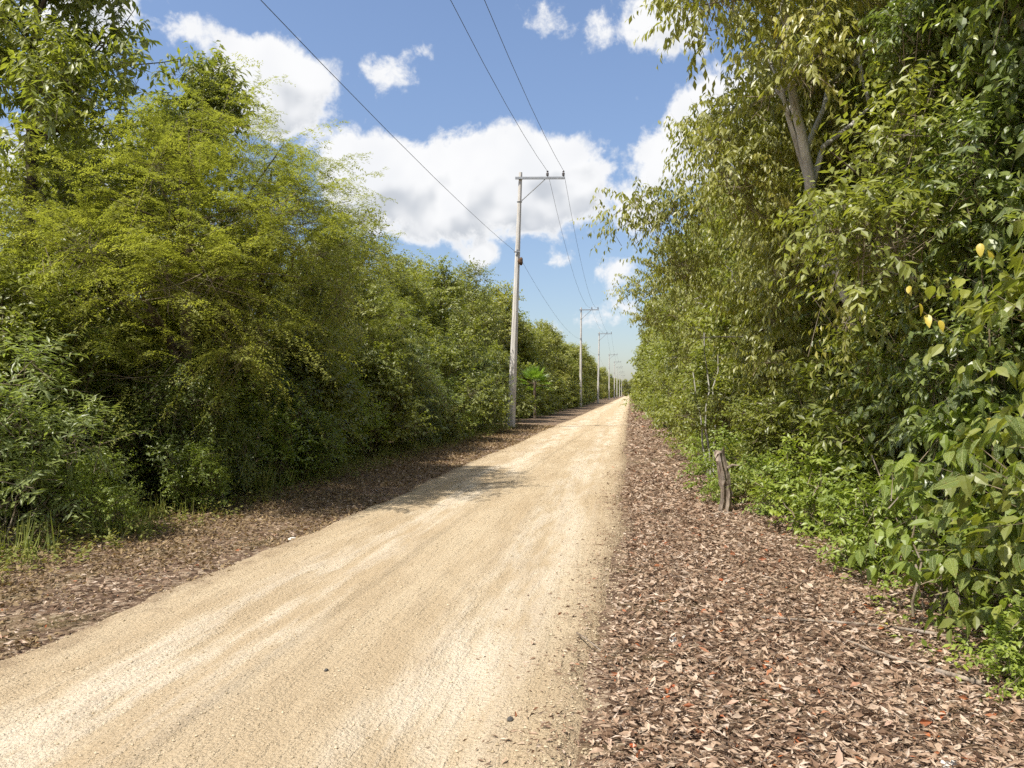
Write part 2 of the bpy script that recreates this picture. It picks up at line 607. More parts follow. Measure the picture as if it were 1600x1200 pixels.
def concrete_mat():
    m, t, out = new_mat('weathered concrete')
    g = t.node('ShaderNodeTexCoord')
    v = t.mapping(g.outputs['Object'], (1, 1, .12))
    n = t.noise(v, 9, 6, .6)
    n2 = t.noise(g.outputs['Object'], 60, 3, .6)
    col = t.mix(t.smooth(n, .3, .72), (.42, .39, .35), (.66, .63, .58))
    col = t.mix(t.smooth(n2, .5, .75, 0, .4), col, (.26, .235, .20))
    principled(t, out, col, .85, .2, bump(t, n2, .3, .004))
    return m


M['concrete'] = concrete_mat()


def simple(name, c, rough=.6, spec=.3, metal=0.0, var=.3):
    m, t, out = new_mat(name)
    g = t.node('ShaderNodeTexCoord')
    n = t.noise(g.outputs['Object'], 12, 4)
    col = t.mix(t.smooth(n, .3, .7), c, tuple(x * (1 - var) for x in c))
    p = principled(t, out, col, rough, spec)
    p.inputs['Metallic'].default_value = metal
    return m


M['steel'] = simple('galvanised steel', (.33, .34, .35), .5, .5, .6)
M['porcelain'] = simple('dark insulator glaze', (.06, .045, .04), .25, .6)
M['wire'] = simple('weathered aluminium wire', (.11, .12, .13), .6, .3, .2)
M['nest'] = simple('dried mud', (.14, .085, .05), .95, .1, 0, .5)


def stone_mat(name, c0, c1):
    m, t, out = new_mat(name)
    g = t.node('ShaderNodeTexCoord')
    a = t.node('ShaderNodeAttribute', attribute_name='tint')
    col = t.mix(a.outputs['Fac'], c0, c1)
    n = t.noise(g.outputs['Object'], 70, 4)
    col = t.mix(t.smooth(n, .4, .7, 0, .4), col, tuple(.7 * x for x in c0))
    principled(t, out, col, .9, .15, bump(t, n, .3, .004))
    return m


M['pebble'] = stone_mat('limestone pebble', (.34, .265, .165), (.54, .445, .31))
M['stone_dark'] = stone_mat('dark stone', (.05, .048, .045), (.11, .10, .09))
M['stone_white'] = stone_mat('white limestone', (.55, .52, .46), (.72, .70, .64))


def road_mat():
    m, t, out = new_mat('crushed limestone road')
    g = t.node('ShaderNodeTexCoord')
    P = g.outputs['Object']
    sep = t.node('ShaderNodeSeparateXYZ')
    t.l.new(P, sep.inputs[0])
    stretch = t.mapping(P, (1.0, .16, 1))
    wob = t.math('MULTIPLY', t.math('SUBTRACT', t.noise(stretch, 1.3, 4, .6), .5), .75)
    x = t.math('ADD', sep.outputs[0], wob)
    lines = t.noise(t.mapping(P, (1.0, .10, 1)), 7, 5, .65)
    patch = t.noise(stretch, 2.6, 5, .62)
    small = t.noise(P, 22, 5, .7)
    grit = t.noise(P, 130, 3, .7)

    def band(c, w):
        d = t.math('ABSOLUTE', t.math('SUBTRACT', x, c))
        return t.smooth(d, w, w * .25)
    tracks = t.math('MAXIMUM', band(-2.45, .62), band(-.84, .50))
    tan = t.mix(t.smooth(patch, .35, .7), (.425, .325, .205), (.505, .405, .272))
    white = t.mix(t.smooth(small, .35, .7), (.57, .48, .36), (.64, .565, .45))
    wh = t.math('MULTIPLY', tracks, t.smooth(t.math('ADD', t.math('MULTIPLY', patch, .55), t.math('MULTIPLY', lines, .45)), .42, .60))
    col = t.mix(t.math('MULTIPLY', wh, .85), tan, white)
    # tyre lines and scuffs
    col = t.mix(t.smooth(lines, .53, .70, 0, .36), col, (.33, .245, .155))
    # grit: dark and light grains
    col = t.mix(t.smooth(grit, .56, .70, 0, .48), col, (.27, .20, .12))
    col = t.mix(t.smooth(grit, .44, .32, 0, .35), col, (.72, .63, .47))
    col = t.mix(t.smooth(small, .57, .74, 0, .35), col, (.36, .26, .155))
    # dirt and crumbled litter worked in along both edges
    ed = t.math('MINIMUM', t.math('ADD', sep.outputs[0], 3.72), t.math('SUBTRACT', .08, sep.outputs[0]))
    en = t.math('ADD', t.math('MULTIPLY', ed, .75), t.math('MULTIPLY', t.math('SUBTRACT', t.noise(P, 5, 6, .7), .5), .9))
    col = t.mix(t.smooth(en, .42, .02, 0, .85), col, t.mix(t.smooth(grit, .4, .65), (.30, .215, .135), (.13, .085, .055)))
    h = t.math('ADD', t.math('MULTIPLY', small, .9), t.math('MULTIPLY', grit, .45))
    h = t.math('ADD', h, t.math('MULTIPLY', t.voro(P, 55, 'Distance'), -.35))
    nb = bump(t, h, .95, .026)
    nb = bump(t, lines, .7, .05, nb)
    principled(t, out, col, .95, .1, nb)
    return m


def ground_mat():
    m, t, out = new_mat('forest soil and leaf mould')
    g = t.node('ShaderNodeTexCoord')
    P = g.outputs['Object']
    v = t.voro(P, 24, 'Color')
    n = t.noise(P, 40, 4, .7)
    big = t.noise(P, 1.4, 4)
    sepc = t.node('ShaderNodeSeparateColor')
    t.l.new(v, sepc.inputs[0])
    col = t.ramp(sepc.outputs[0], [(0, (.07, .045, .03)), (.4, (.16, .105, .07)), (.75, (.27, .19, .13)), (1, (.40, .31, .22))])
    col = t.mix(t.smooth(n, .45, .7, 0, .6), col, (.06, .04, .026))
    col = t.mix(t.smooth(big, .5, .7, 0, .4), col, (.14, .12, .045))
    principled(t, out, col, .95, .1, bump(t, n, .9, .03))
    return m


M['road'] = road_mat()
M['ground'] = ground_mat()


# ---------------------------------------------------------------- smooth 2-D noise in numpy
def vnoise(x, y, seed=0):
    xi, yi = np.floor(x).astype(np.int64), np.floor(y).astype(np.int64)
    fx, fy = x - xi, y - yi
    fx, fy = fx * fx * (3 - 2 * fx), fy * fy * (3 - 2 * fy)

    def h(a, b):
        k = (a * 374761393 + b * 668265263 + seed * 974711) & 0x7fffffff
        k = ((k ^ (k >> 13)) * 1274126177) & 0x7fffffff
        return ((k ^ (k >> 16)) & 0xffff) / 65535.0
    return (h(xi, yi) * (1 - fx) + h(xi + 1, yi) * fx) * (1 - fy) + (h(xi, yi + 1) * (1 - fx) + h(xi + 1, yi + 1) * fx) * fy


def fbm(x, y, oct=4, seed=0):
    s, a = 0, .5
    for i in range(oct):
        s = s + a * (vnoise(x * 2 ** i, y * 2 ** i, seed + i * 7) - .5)
        a *= .5
    return s


def road_edge_l(y):
    return -3.60 + .34 * fbm(y * .35, y * 0 + 3, 4, 5) + .16 * fbm(y * 2.6, y * 0 + 1, 4, 15)


def road_edge_r(y):
    return -.02 + .26 * fbm(y * .45, y * 0 + 9, 4, 8) + .12 * fbm(y * 2.9, y * 0 + 4, 4, 18) - .10 * np.exp(-((y - 3.2) / 1.3) ** 2)


def road_z(x, y):
    rut = -.022 * np.exp(-((x + 2.45) / .26) ** 2) - .020 * np.exp(-((x + .84) / .24) ** 2)
    crown = .03 * (1 - ((x + 1.82) / 1.9) ** 2)
    near = np.clip(1.3 - y / 60, .25, 1)
    return .045 + crown + rut + near * (.030 * fbm(x * 2.2, y * 1.1, 3, 21) + .020 * fbm(x * 9, y * 6, 4, 31))


def ground_z(x, y):
    side = np.clip((-3.4 - x) / 2.5, 0, 1) * .07 + np.clip((x - .2) / 2.5, 0, 1) * .05
    return side + .05 * fbm(x * .7, y * .7, 3, 44) + .02


# ---------------------------------------------------------------- setting: ground and road
def grid_mesh(name, xs, ys, zf, mat, xf=None):
    X, Y = np.meshgrid(xs, ys)
    if xf is not None:
        X = xf(X, Y)
    Z = zf(X, Y)
    nx, ny = len(xs), len(ys)
    i = np.arange(ny - 1)[:, None] * nx + np.arange(nx - 1)[None]
    f = np.stack([i, i + 1, i + nx + 1, i + nx], -1).reshape(-1, 4)
    mb = MB()
    mb.add(np.stack([X, Y, Z], -1).reshape(-1, 3), f)
    return mb.mesh(name, mat, True)


def steps(y0, y1, base, k):
    out = [y0]
    while out[-1] < y1:
        out.append(out[-1] + max(base, k * abs(out[-1])))
    return np.array(out)


xs = np.concatenate([[-1500, -400, -120, -50, -25, -15], np.arange(-11, 8.01, .25), [12, 20, 45, 110, 400, 1500]])
ys = np.concatenate([[-1500, -300, -60, -20, -8], steps(-4, 60, .25, .03), [75, 95, 130, 180, 250, 350, 500, 800, 1500, 3000]])


def gz(x, y):
    z = ground_z(x, y)
    under = (x > -3.3) & (x < -.3)
    return np.where(under, -.12, z)


g_ = link('ground', grid_mesh('ground', xs, ys, gz, M['ground']))
tag(g_, kind='structure')


def road_x(u, y):
    l, r = road_edge_l(y), road_edge_r(y)
    return l + (r - l) * u


def road_zz(x, y):
    l, r = road_edge_l(y), road_edge_r(y)
    e = np.minimum(x - l, r - x)
    top = road_z(x, y)
    low = ground_z(x, y) - .03
    k = np.clip(e / .22, 0, 1)
    k = k * k * (3 - 2 * k)
    return np.maximum(low + (top - low) * k, low)


rd = link('road', grid_mesh('road', np.linspace(0, 1, 110), steps(-5, 900, .042, .010), road_zz, M['road'], road_x))
tag(rd, kind='structure')


# ---------------------------------------------------------------- power poles and wires
def make_pole(H=11.0):
    r = empty('power_pole')
    m = MB()
    zz = np.linspace(-.3, H, 12)
    rad = np.interp(zz, [0, H], [.185, .075])
    th = np.arange(8) * np.pi / 4 + np.pi / 8
    ring = np.stack([np.cos(th), np.sin(th)], -1)
    v = np.concatenate([np.column_stack([ring * q, np.full(8, z)]) for q, z in zip(rad, zz)])
    f = [[i * 8 + j, i * 8 + (j + 1) % 8, (i + 1) * 8 + (j + 1) % 8, (i + 1) * 8 + j] for i in range(11) for j in range(8)]
    m.add(v, f)
    k = np.arange(8)
    m.add(np.concatenate([v[-8:], [[0, 0, H]]]), np.stack([k, (k + 1) % 8, np.full(8, 8)], -1))
    # shallow cast seam running up each side face
    link('shaft', m.mesh('shaft', M['concrete']), r)
    m = MB()
    m.box((.86, -.135, H - .28), (2.12, .075, .095))
    arm = link('crossarm', m.mesh('crossarm', M['steel']), r)
    m = MB()
    m.tube([(.1, -.12, H - 1.25), (1.08, -.135, H - .335)], .026, 6)
    link('brace', m.mesh('brace', M['steel']), r)
    for z in (H - .28, H - 1.27):
        m = MB()
        q = np.interp(z, [0, H], [.185, .075]) + .012
        a = np.linspace(0, 2 * np.pi, 13)
        m.tube(np.column_stack([np.cos(a) * q, np.sin(a) * q, np.full(13, z)]), .018, 5, cap=False)
        link('clamp', m.mesh('clamp', M['steel']), r)
    prof = [(0, .022), (.05, .022), (.055, .06), (.09, .055), (.10, .035), (.115, .068), (.15, .06), (.165, .03), (.21, .045), (.25, .04), (.27, .012)]
    me = None
    for x in (1.18, 1.86):
        if me is None:
            m = MB()
            m.tube([(0, 0, z) for z, q in prof], [q for z, q in prof], 10)
            me = m.mesh('insulator', M['porcelain'], True)
        o = link('insulator', me, r, (x, -.135, H - .232))
    m = MB()
    m.tube([(-.13, -.16, 7.55), (.13, -.16, 7.55)], .03, 6)
    m.tube([(0, -.15, 7.45), (0, -.15, 7.65)], .04, 6)
    link('wire_bracket', m.mesh('wire_bracket', M['steel']), r)
    return r


def copy_tree(o, parent=None):
    c = o.copy()
    COL.objects.link(c)
    if parent is not None:
        c.parent = parent
    for ch in KID.get(o.name, ()):
        copy_tree(ch, c)
    return c


KID = {}


def index_kids(o):
    KID[o.name] = kids(o)
    for c in KID[o.name]:
        index_kids(c)


poles = [(-5.05, -16.0, 0), (-5.07, 32.6, 2.2), (-5.45, 85.0, .5), (-4.95, 119.0, 1.2), (-5.0, 184.0, .3), (-4.6, 225.0, .2),
         (-4.6, 270.0, 0), (-4.5, 330.0, 0), (-4.4, 395.0, 0)]
plabels = [None,
           'nearest and tallest grey concrete power pole on the left verge',
           'second concrete power pole along the left verge, beyond the fan palm',
           'third concrete power pole along the left verge, seen thinner than the second',
           'fourth power pole along the left verge, dark foot in the hedge',
           'fifth power pole, a thin pale post far down the left verge',
           'sixth power pole, a very thin post far down the road',
           'seventh power pole, tiny against the trees near the end of the road',
           'farthest power pole, where the road meets the trees']
P0 = make_pole()
index_kids(P0)
first = True
POLE_H = 11.0
for (x, y, lean), lb in zip(poles, plabels):
    if lb is None:
        continue
    p = P0 if first else copy_tree(P0)
    first = False
    p.location = (x, y, ground_z(np.array(x), np.array(y)))
    p.rotation_euler = (0, R(lean), 0)
    tag(p, lb, 'power pole', 'power poles along the left verge')


def wire(name, off, z, sag, rad, label):
    pts = []
    for (a, b) in zip(poles[:-1], poles[1:]):
        n = 14
        for i in range(n):
            t = i / n
            la, lbn = math.sin(R(a[2])) * z, math.sin(R(b[2])) * z
            x = a[0] + off + la + (b[0] + lbn - a[0] - la) * t
            y = a[1] + (b[1] - a[1]) * t
            span = b[1] - a[1]
            pts.append((x, y - .135, z - 4 * sag * (span / 48) ** 1.0 * t * (1 - t)))
    pts.append((poles[-1][0] + off, poles[-1][1], z))
    m = MB()
    m.tube(pts, rad, 5)
    o = link(name, m.mesh(name, M['wire']))
    tag(o, label, 'wire', 'overhead wires strung along the poles')


wire('overhead_wire', 1.18, 11.02, 1.55, .0075, 'upper wire on the insulator nearer the pole shafts')
wire('overhead_wire', 1.86, 11.02, 1.55, .0075, 'upper wire at the outer tip of the crossarms, over the road')
wire('overhead_wire', 0.02, 7.55, .72, .006, 'low single wire fixed part way up the pole shafts')

m = MB()
u = np.linspace(0, 1, 9)
m.tube([(.02 * math.sin(9 * a), -.02 * math.sin(5 * a), -.17 + .34 * a) for a in u],
       .015 + .095 * np.sin(np.pi * np.clip(u, .03, .97)) ** .7, 9, rough=.07)
o = link('nest', m.mesh('nest', M['nest'], True), None, (-5.07 + math.sin(R(2.2)) * 7.25 + .16, 32.6 - .10, 7.22))
tag(o, 'brown rounded mud nest stuck to the side of the nearest pole', 'nest')


# ---------------------------------------------------------------- plants
def gen_lobes(H, zb, Rad, n, size=.42, lean=(0, 0), flat=.8, top=.55):
    L = []
    for i in range(n):
        u = (i + rng.random()) / n
        z = zb + (H - zb) * u
        prof = math.sin(math.pi * min(1, (.22 + .78 * u) if u < top else 1 - .92 * (u - top) / (1 - top) * .8)) if False else \
            (1 - .55 * abs(u - top * .7) / max(top * .7, 1 - top * .7) * (1.5 if u > top else .8))
        rr = Rad * max(.25, prof)
        a = rng.random() * 2 * math.pi
        d = rr * rng.uniform(.25, .85)
        s = Rad * size * rng.uniform(.7, 1.2)
        c = (d * math.cos(a) + lean[0] * u, d * math.sin(a) + lean[1] * u, max(s * flat * .7, z - s * .3))
        L.append((c, (s, s, s * flat)))
    return L


def limb_path(a, b, n=6, wig=.12, rise=.15):
    a, b = np.asarray(a, float), np.asarray(b, float)
    t = np.linspace(0, 1, n)[:, None]
    p = a + (b - a) * t
    ln = np.linalg.norm(b - a)
    p += UP * rise * ln * (t * (1 - t))
    w = rng.normal(0, wig * ln, (n, 3)) * (t * (1 - t)) * 1.6
    return p + w


SPEC = {
    'droop': dict(len=.100, wid=.38, per=14, droop=.95, out=.5, along=.35, jit=.28, njit=.5, nd=.6, fold=.16, bend=.25, sag=.35),
    'droop_back': dict(len=.105, wid=.40, per=14, droop=.95, out=.5, along=.35, jit=.28, njit=.5, nd=.6, fold=.16, bend=.25, sag=.35, hi='flat'),
    'fine_back': dict(len=.092, wid=.44, per=13, droop=.6, out=.7, along=.45, jit=.35, njit=.5, nd=.5, fold=.16, sag=.25, hi='flat'),
    'small': dict(len=.075, wid=.48, per=12, droop=.30, out=.8, along=.45, jit=.35, njit=.42, nd=.5, fold=.16, sag=.15),
    'mid': dict(len=.118, wid=.46, per=11, droop=.45, out=.8, along=.45, jit=.35, njit=.42, nd=.5, fold=.16, sag=.2),
    'fine': dict(len=.088, wid=.42, per=13, droop=.6, out=.7, along=.45, jit=.35, njit=.45, nd=.5, fold=.16, sag=.25),
    'far': dict(len=.20, wid=.50, per=9, droop=.35, out=.8, along=.45, jit=.4, njit=.42, nd=.55, fold=.14, sag=.2, hi='flat'),
    'big': dict(len=.112, wid=.50, per=9, droop=.75, out=.7, along=.35, jit=.28, njit=.6, fold=.14, bend=.3, sag=.25, hi=True),
    'vine': dict(len=.098, wid=.62, per=10, droop=.85, out=.6, along=.35, jit=.28, njit=.5, fold=.14, bend=.3, sag=.35, hi=True),
    'lance': dict(len=.115, wid=.25, per=14, droop=.35, out=.75, along=.6, jit=.18, njit=.35, fold=.16, sag=.3),
    'whorl': dict(len=.165, wid=.36, per=9, droop=.65, out=.9, along=.25, jit=.32, njit=.4, nd=.4, fold=.14, bend=.35, sag=.05),
    'feather': dict(fronds=13, flen=.24, len=.041, wid=.42, per=24, droop=.10, out=.95, along=.4, jit=.03, njit=.05, nd=.1, fold=0, sag=.45, hi='tri', bend=.08),
}


def leaf_mesh_single(name, mat, heart=.0):
    """one broad leaf, 22 triangles, lying along +Y with a folded midrib and a drooping tip"""
    sec = [(.0, .06), (.10, .62 + heart), (.26, .95), (.48, 1.0), (.70, .72), (.87, .34), (1.0, 0)]
    W = .5
    v, f = [], []
    for t, w in sec:
        z = -.26 * t * t
        if w == 0:
            v.append((0, t, z))
        else:
            e = .07 * w
            v += [(-W * w / 2, t - .02, z + e), (0, t, z), (W * w / 2, t - .02, z + e)]
    for i in range(len(sec) - 2):
        a, b = i * 3, i * 3 + 3
        f += [(a, a + 1, b + 1), (a, b + 1, b), (a + 1, a + 2, b + 2), (a + 1, b + 2, b + 1)]
    a = (len(sec) - 2) * 3
    f += [(a, a + 1, a + 3), (a + 1, a + 2, a + 3)]
    m = MB()
    m.add(v, f)
    me = m.mesh(name, mat, True)
    at = me.attributes['tint']
    at.data.foreach_set('value', np.full(len(f), .42, np.float32))
    return me


LEAFME = {}


def plant(name, label, cat, loc, lobes, spec, mat, trunk=None, bark='bark', dens=10, tl=.45, group=None, twigs=True, limbs=5,
          single=0, rz=0.0, sc=1.0, up=.35, shell=.35, near_leaf=None, single_mat=None, far=False, drop=0.0, stems=0, stem_r=.012):
    """a tree or shrub: trunk, limbs and a crown of leaves; `single` leaves nearest the camera become parts of their own"""
    sp = SPEC[spec]
    B, D, T0, ln = crown_points(lobes, dens, tl, shell, up, drop, .25 if 'fronds' in sp else .45)
    cm = MB()
    if 'fronds' in sp:
        frond_twigs(cm, B, D, ln, sp, 0, T0)
        res = None
    elif single:
        tmp = MB()
        P, A, N, L, tt = twig_leaves(tmp, B, D, ln, sp, 0, T0)
        c, s = math.cos(rz), math.sin(rz)
        Wp = P @ np.array([[c, s, 0], [-s, c, 0], [0, 0, 1]]) * sc + np.array(loc)
        th = math.atan2
        az = np.arctan2(Wp[:, 0], Wp[:, 1])
        dist = np.linalg.norm(Wp - np.array([0, 0, 1.55]), axis=1)
        inview = (az > R(-43)) & (az < R(25.5)) & (np.abs((Wp[:, 2] - 1.55) / dist) < .44)
        order = np.argsort(dist + np.where(inview, 0, 100))
        pick = order[:single * 2]
        pick = rng.permutation(pick)[:single]
        rest = np.setdiff1d(np.arange(len(P)), pick)
        leaves(cm, P[rest], A[rest], N[rest], L[rest], L[rest] * sp['wid'], sp.get('fold', .18), rng.uniform(.02, .3, len(rest)), tt[rest], 0, True)
        res = (P[pick], A[pick], N[pick], L[pick], tt[pick])
    else:
        twig_leaves(cm, B, D, ln, sp, 0, T0)
        res = None
    mats = [M[mat], M['twig']]
    if twigs:
        k = rng.random(len(B)) < (.5 if not far else .2)
        b, d, l = B[k], unit(D[k]), ln[k]
        # twigs as thin three-sided spikes
        a1 = unit(np.cross(d, UP + rng.normal(0, .1, d.shape)))
        a2 = np.cross(d, a1)
        rr = .0045 if not far else .008
        e = b + d * l[:, None] - UP * (.15 * l)[:, None]
        s0 = b - d * (l * .8)[:, None]
        v = np.stack([s0 + a1 * rr, s0 - a1 * rr * .5 + a2 * rr * .87, s0 - a1 * rr * .5 - a2 * rr * .87, e], 1)
        n = len(b)
        f = (np.arange(n)[:, None, None] * 4 + np.array([[0, 1, 3], [1, 2, 3], [2, 0, 3]])[None]).reshape(-1, 3)
        cm.add(v.reshape(-1, 3), f, 1)
    if far:
        if trunk is not None:
            pts = np.array([q[0] for q in trunk], float)
            cm.tube(pts, [q[1] for q in trunk], 5, 1)
        o = link(name, cm.mesh(name, mats), None, loc)
        o.rotation_euler = (0, 0, rz)
        o.scale = (sc,) * 3
        tag(o, label, cat, group)
        return o
    root = empty(name, loc, rz, sc)
    tag(root, label, cat, group)
    cr = link('crown' if trunk is not None else 'foliage', cm.mesh('crown', mats), root)
    tag(cr, kind='stuff')
    if trunk is not None:
        pts = np.array([q[0] for q in trunk], float)
        rad = np.array([q[1] for q in trunk], float)
        t = np.linspace(0, 1, len(pts))
        tt_ = np.linspace(0, 1, len(pts) * 4)
        pp = np.column_stack([np.interp(tt_, t, pts[:, k]) for k in range(3)])
        pp[1:-1] = (pp[:-2] + pp[1:-1] * 2 + pp[2:]) / 4
        pp[1:] += rng.normal(0, .012, pp[1:].shape)
        rd_ = np.interp(tt_, t, rad)
        m = MB()
        m.tube(pp, rd_, 9, rough=.05)
        link('trunk', m.mesh('trunk', M[bark], True), root)
        big = sorted(lobes, key=lambda q: -q[1][0])[:limbs]
        for (c, r) in big:
            zc = c[2]
            cand = np.where((pp[:, 2] < zc - .2) & (np.arange(len(pp)) > 2))[0]
            if not len(cand):
                continue
            i = cand[-1] if rng.random() < .5 else cand[int(len(cand) * .7)]
            path = limb_path(pp[i], c, 7, .10)
            m = MB()
            m.tube(path, np.linspace(rd_[i] * .6, .012, 7), 6, rough=.04)
            for q in range(3):
                j = rng.integers(3, 6)
                e = np.array(c) + rng.normal(0, .55, 3) * np.array(r)
                m.tube(limb_path(path[j], e, 5, .1), np.linspace(.02, .005, 5), 5)
            link('limb', m.mesh('limb', M[bark], True), root)
    for q in range(stems):
        c = lobes[rng.integers(len(lobes))][0]
        b0 = np.array([c[0] * .3 + rng.normal(0, .12), c[1] * .3 + rng.normal(0, .12), -.03])
        m = MB()
        m.tube(limb_path(b0, c, 7, .08), np.linspace(stem_r, stem_r * .35, 7), 5)
        link('stem', m.mesh('stem', M['twig'], True), root)
    if res is not None:
        P, A, N, L, tt = res
        A = unit(A)
        N = unit(N - (N * A).sum(1, keepdims=True) * A)
        S = np.cross(A, N)
        lm = single_mat or mat
        if lm not in LEAFME:
            LEAFME[lm] = leaf_mesh_single('leaf', M[lm])
        for p, a, n_, s, l in zip(P, A, N, S, L):
            mt = mathutils.Matrix(((s[0] * l, a[0] * l, n_[0] * l, p[0]), (s[1] * l, a[1] * l, n_[1] * l, p[1]), (s[2] * l, a[2] * l, n_[2] * l, p[2]), (0, 0, 0, 1)))
            o = link('leaf', LEAFME[lm], root)
            o.matrix_local = mt
    return root


def gl(x, y):
    return (x, y, float(ground_z(np.array(float(x)), np.array(float(y)))))


def put(src, label, loc, rz=0.0, sc=1.0, group=None):
    """another individual of a kind already built"""
    if src.name not in KID:
        index_kids(src)
    o = copy_tree(src)
    o.location = loc
    o.rotation_euler = (0, 0, rz)
    o.scale = (sc, sc, sc * rng.uniform(.92, 1.08))
    o['label'] = label
    if group:
        o['group'] = group
    return o


# ---- left side, near: the feathery trees
tk = [((0, 0, -.1), .16), ((-.05, .05, .7), .13), ((-.15, 0, 1.4), .11), ((-.25, .1, 2.6), .09), ((-.2, .1, 4.0), .05), ((-.1, 0, 5.0), .02)]
lob = [((0, 0, 4.9), (1.0, 1.0, .6)), ((-1.1, .2, 4.5), (1.0, 1.0, .65)), ((-2.0, -.3, 3.7), (1.1, 1.0, .65)), ((1.0, .3, 4.5), (1.0, 1.0, .6)),
       ((1.7, -.3, 3.9), (.9, .9, .55)), ((.3, -1.1, 4.0), (1.1, 1.0, .6)), ((-1.0, -1.2, 3.4), (1.1, 1.0, .6)), ((1.2, -1.0, 3.2), (1.0, .9, .55)),
       ((-2.4, -.9, 2.9), (.9, .9, .5)), ((0, -1.4, 2.9), (1.1, .9, .5)), ((-1.5, .8, 3.2), (1.0, 1.0, .6)), ((2.1, .1, 3.3), (.8, .7, .45)),
       ((-.5, .8, 5.3), (.8, .8, .5)), ((.7, .8, 5.2), (.7, .8, .5)), ((-.7, -1.5, 2.3), (.8, .7, .35)), ((.5, -.2, 5.5), (.5, .5, .4)),
       ((1.3, -1.3, 2.4), (.7, .6, .35)), ((-2.9, 0, 3.4), (.8, .8, .5)), ((-.2, -1.0, 1.75), (.8, .6, .4)), ((.9, -.8, 2.0), (.8, .6, .4)), ((-1.6, -1.3, 2.1), (.8, .7, .4)), ((-2.6, -1.4, 2.3), (.8, .7, .4)), ((-3.2, -.8, 4.0), (.8, .8, .5)), ((-3.0, -.2, 4.7), (.8, .8, .5))]
plant('feathery_tree', 'broad yellow-green feathery tree with a dark forked trunk, nearest on the left', 'tree', gl(-6.15, 10.2), lob, 'feather', 'leaf_feather',
      tk, 'bark', dens=5.6, tl=.9, limbs=9, sc=.95, up=.15, shell=.35)
tk = [((0, 0, -.1), .12), ((.1, 0, 1.5), .09), ((.2, 0, 3.2), .07), ((.4, -.1, 5.0), .04), ((.5, -.1, 6.2), .015)]
lob = [((.5, 0, 6.2), (.65, .6, .55)), ((.9, -.2, 5.5), (.9, .8, .5)), ((0, .2, 5.6), (.8, .7, .5)), ((1.5, -.3, 4.9), (.9, .8, .45)), ((.3, -.5, 4.7), (1.0, .9, .5)),
       ((2.0, -.5, 4.2), (.8, .7, .4)), ((-.9, 0, 4.7), (.9, .9, .5)), ((1.0, -.8, 3.9), (.9, .8, .5)), ((2.3, -.4, 3.5), (.65, .6, .35)), ((1.6, -.9, 3.1), (.8, .7, .4)), ((-.6, -.8, 3.8), (.9, .8, .5))]
plant('feathery_tree', 'slender feathery tree with upswept sprays arching toward the road', 'tree', gl(-6.75, 12.9), lob, 'feather', 'leaf_feather',
      tk, 'bark', dens=7.2, tl=.85, sc=.88, limbs=7, up=.35, shell=.25)

# tall tree at the far left with clustered leaves and sky between them
tk = [((0, 0, -.1), .17), ((.1, 0, 2), .14), ((0, .2, 4.5), .10), ((.2, .1, 7), .06), ((.3, 0, 9.2), .02)]
lob = gen_lobes(9.8, 1.2, 2.6, 84, .24, (.5, 0), .8, .5)
plant('tall_tree', 'tall dark tree with clustered drooping leaves at the far left edge, airy top', 'tree', gl(-9.4, 10.6), lob, 'whorl', 'leaf_mid',
      tk, 'bark', dens=9.5, tl=.34, limbs=12, shell=.3)
lob = gen_lobes(7.7, 1.0, 2.3, 46, .28, (.5, 0), .8, .5)
plant('tall_tree', 'mid-height dark leafy tree just behind the broad feathery tree', 'tree', gl(-8.6, 13.6), lob, 'whorl', 'leaf_mid',
      [((0, 0, -.1), .14), ((.1, 0, 2), .11), ((.1, .2, 4.5), .07), ((.4, .1, 6.6), .02)], 'bark', dens=13, tl=.32, limbs=9, shell=.3)

# ---- kinds used several times
bush_a = plant('shrub', 'dark glossy shrub filling the hedge foot left of the forked trunk', 'shrub', gl(-7.2, 8.6), gen_lobes(2.3, .25, 1.35, 15, .42), 'small', 'leaf_dark', None, dens=22, tl=.36, stems=7)
bush_b = plant('shrub', 'bright green bush right of the forked trunk on the left', 'shrub', gl(-5.9, 11.4), gen_lobes(1.7, .25, 1.1, 12, .42), 'small', 'leaf_bright', None, dens=22, tl=.34, stems=6)
bush_c = plant('shrub', 'mid green bush under the slender feathery tree', 'shrub', gl(-6.3, 14.2), gen_lobes(2.7, .3, 1.4, 17, .40), 'mid', 'leaf_mid', None, dens=15, tl=.42, stems=7)
bush_d = plant('shrub', 'pale narrow-leaved shrub at the left edge of the picture', 'shrub', gl(-6.0, 6.55), gen_lobes(1.75, .2, .95, 12, .42), 'lance', 'leaf_pale', None, dens=15, tl=.42, stems=7, up=.6)
feath = plant('feathery_shrub', 'light green feathery shrub halfway along the left hedge, before the pole', 'shrub', gl(-6.4, 18.5), gen_lobes(3.5, .8, 1.5, 13, .42, (.3, 0), .6), 'feather', 'leaf_feather', None, dens=6, tl=.6, stems=5, stem_r=.03, up=.15)

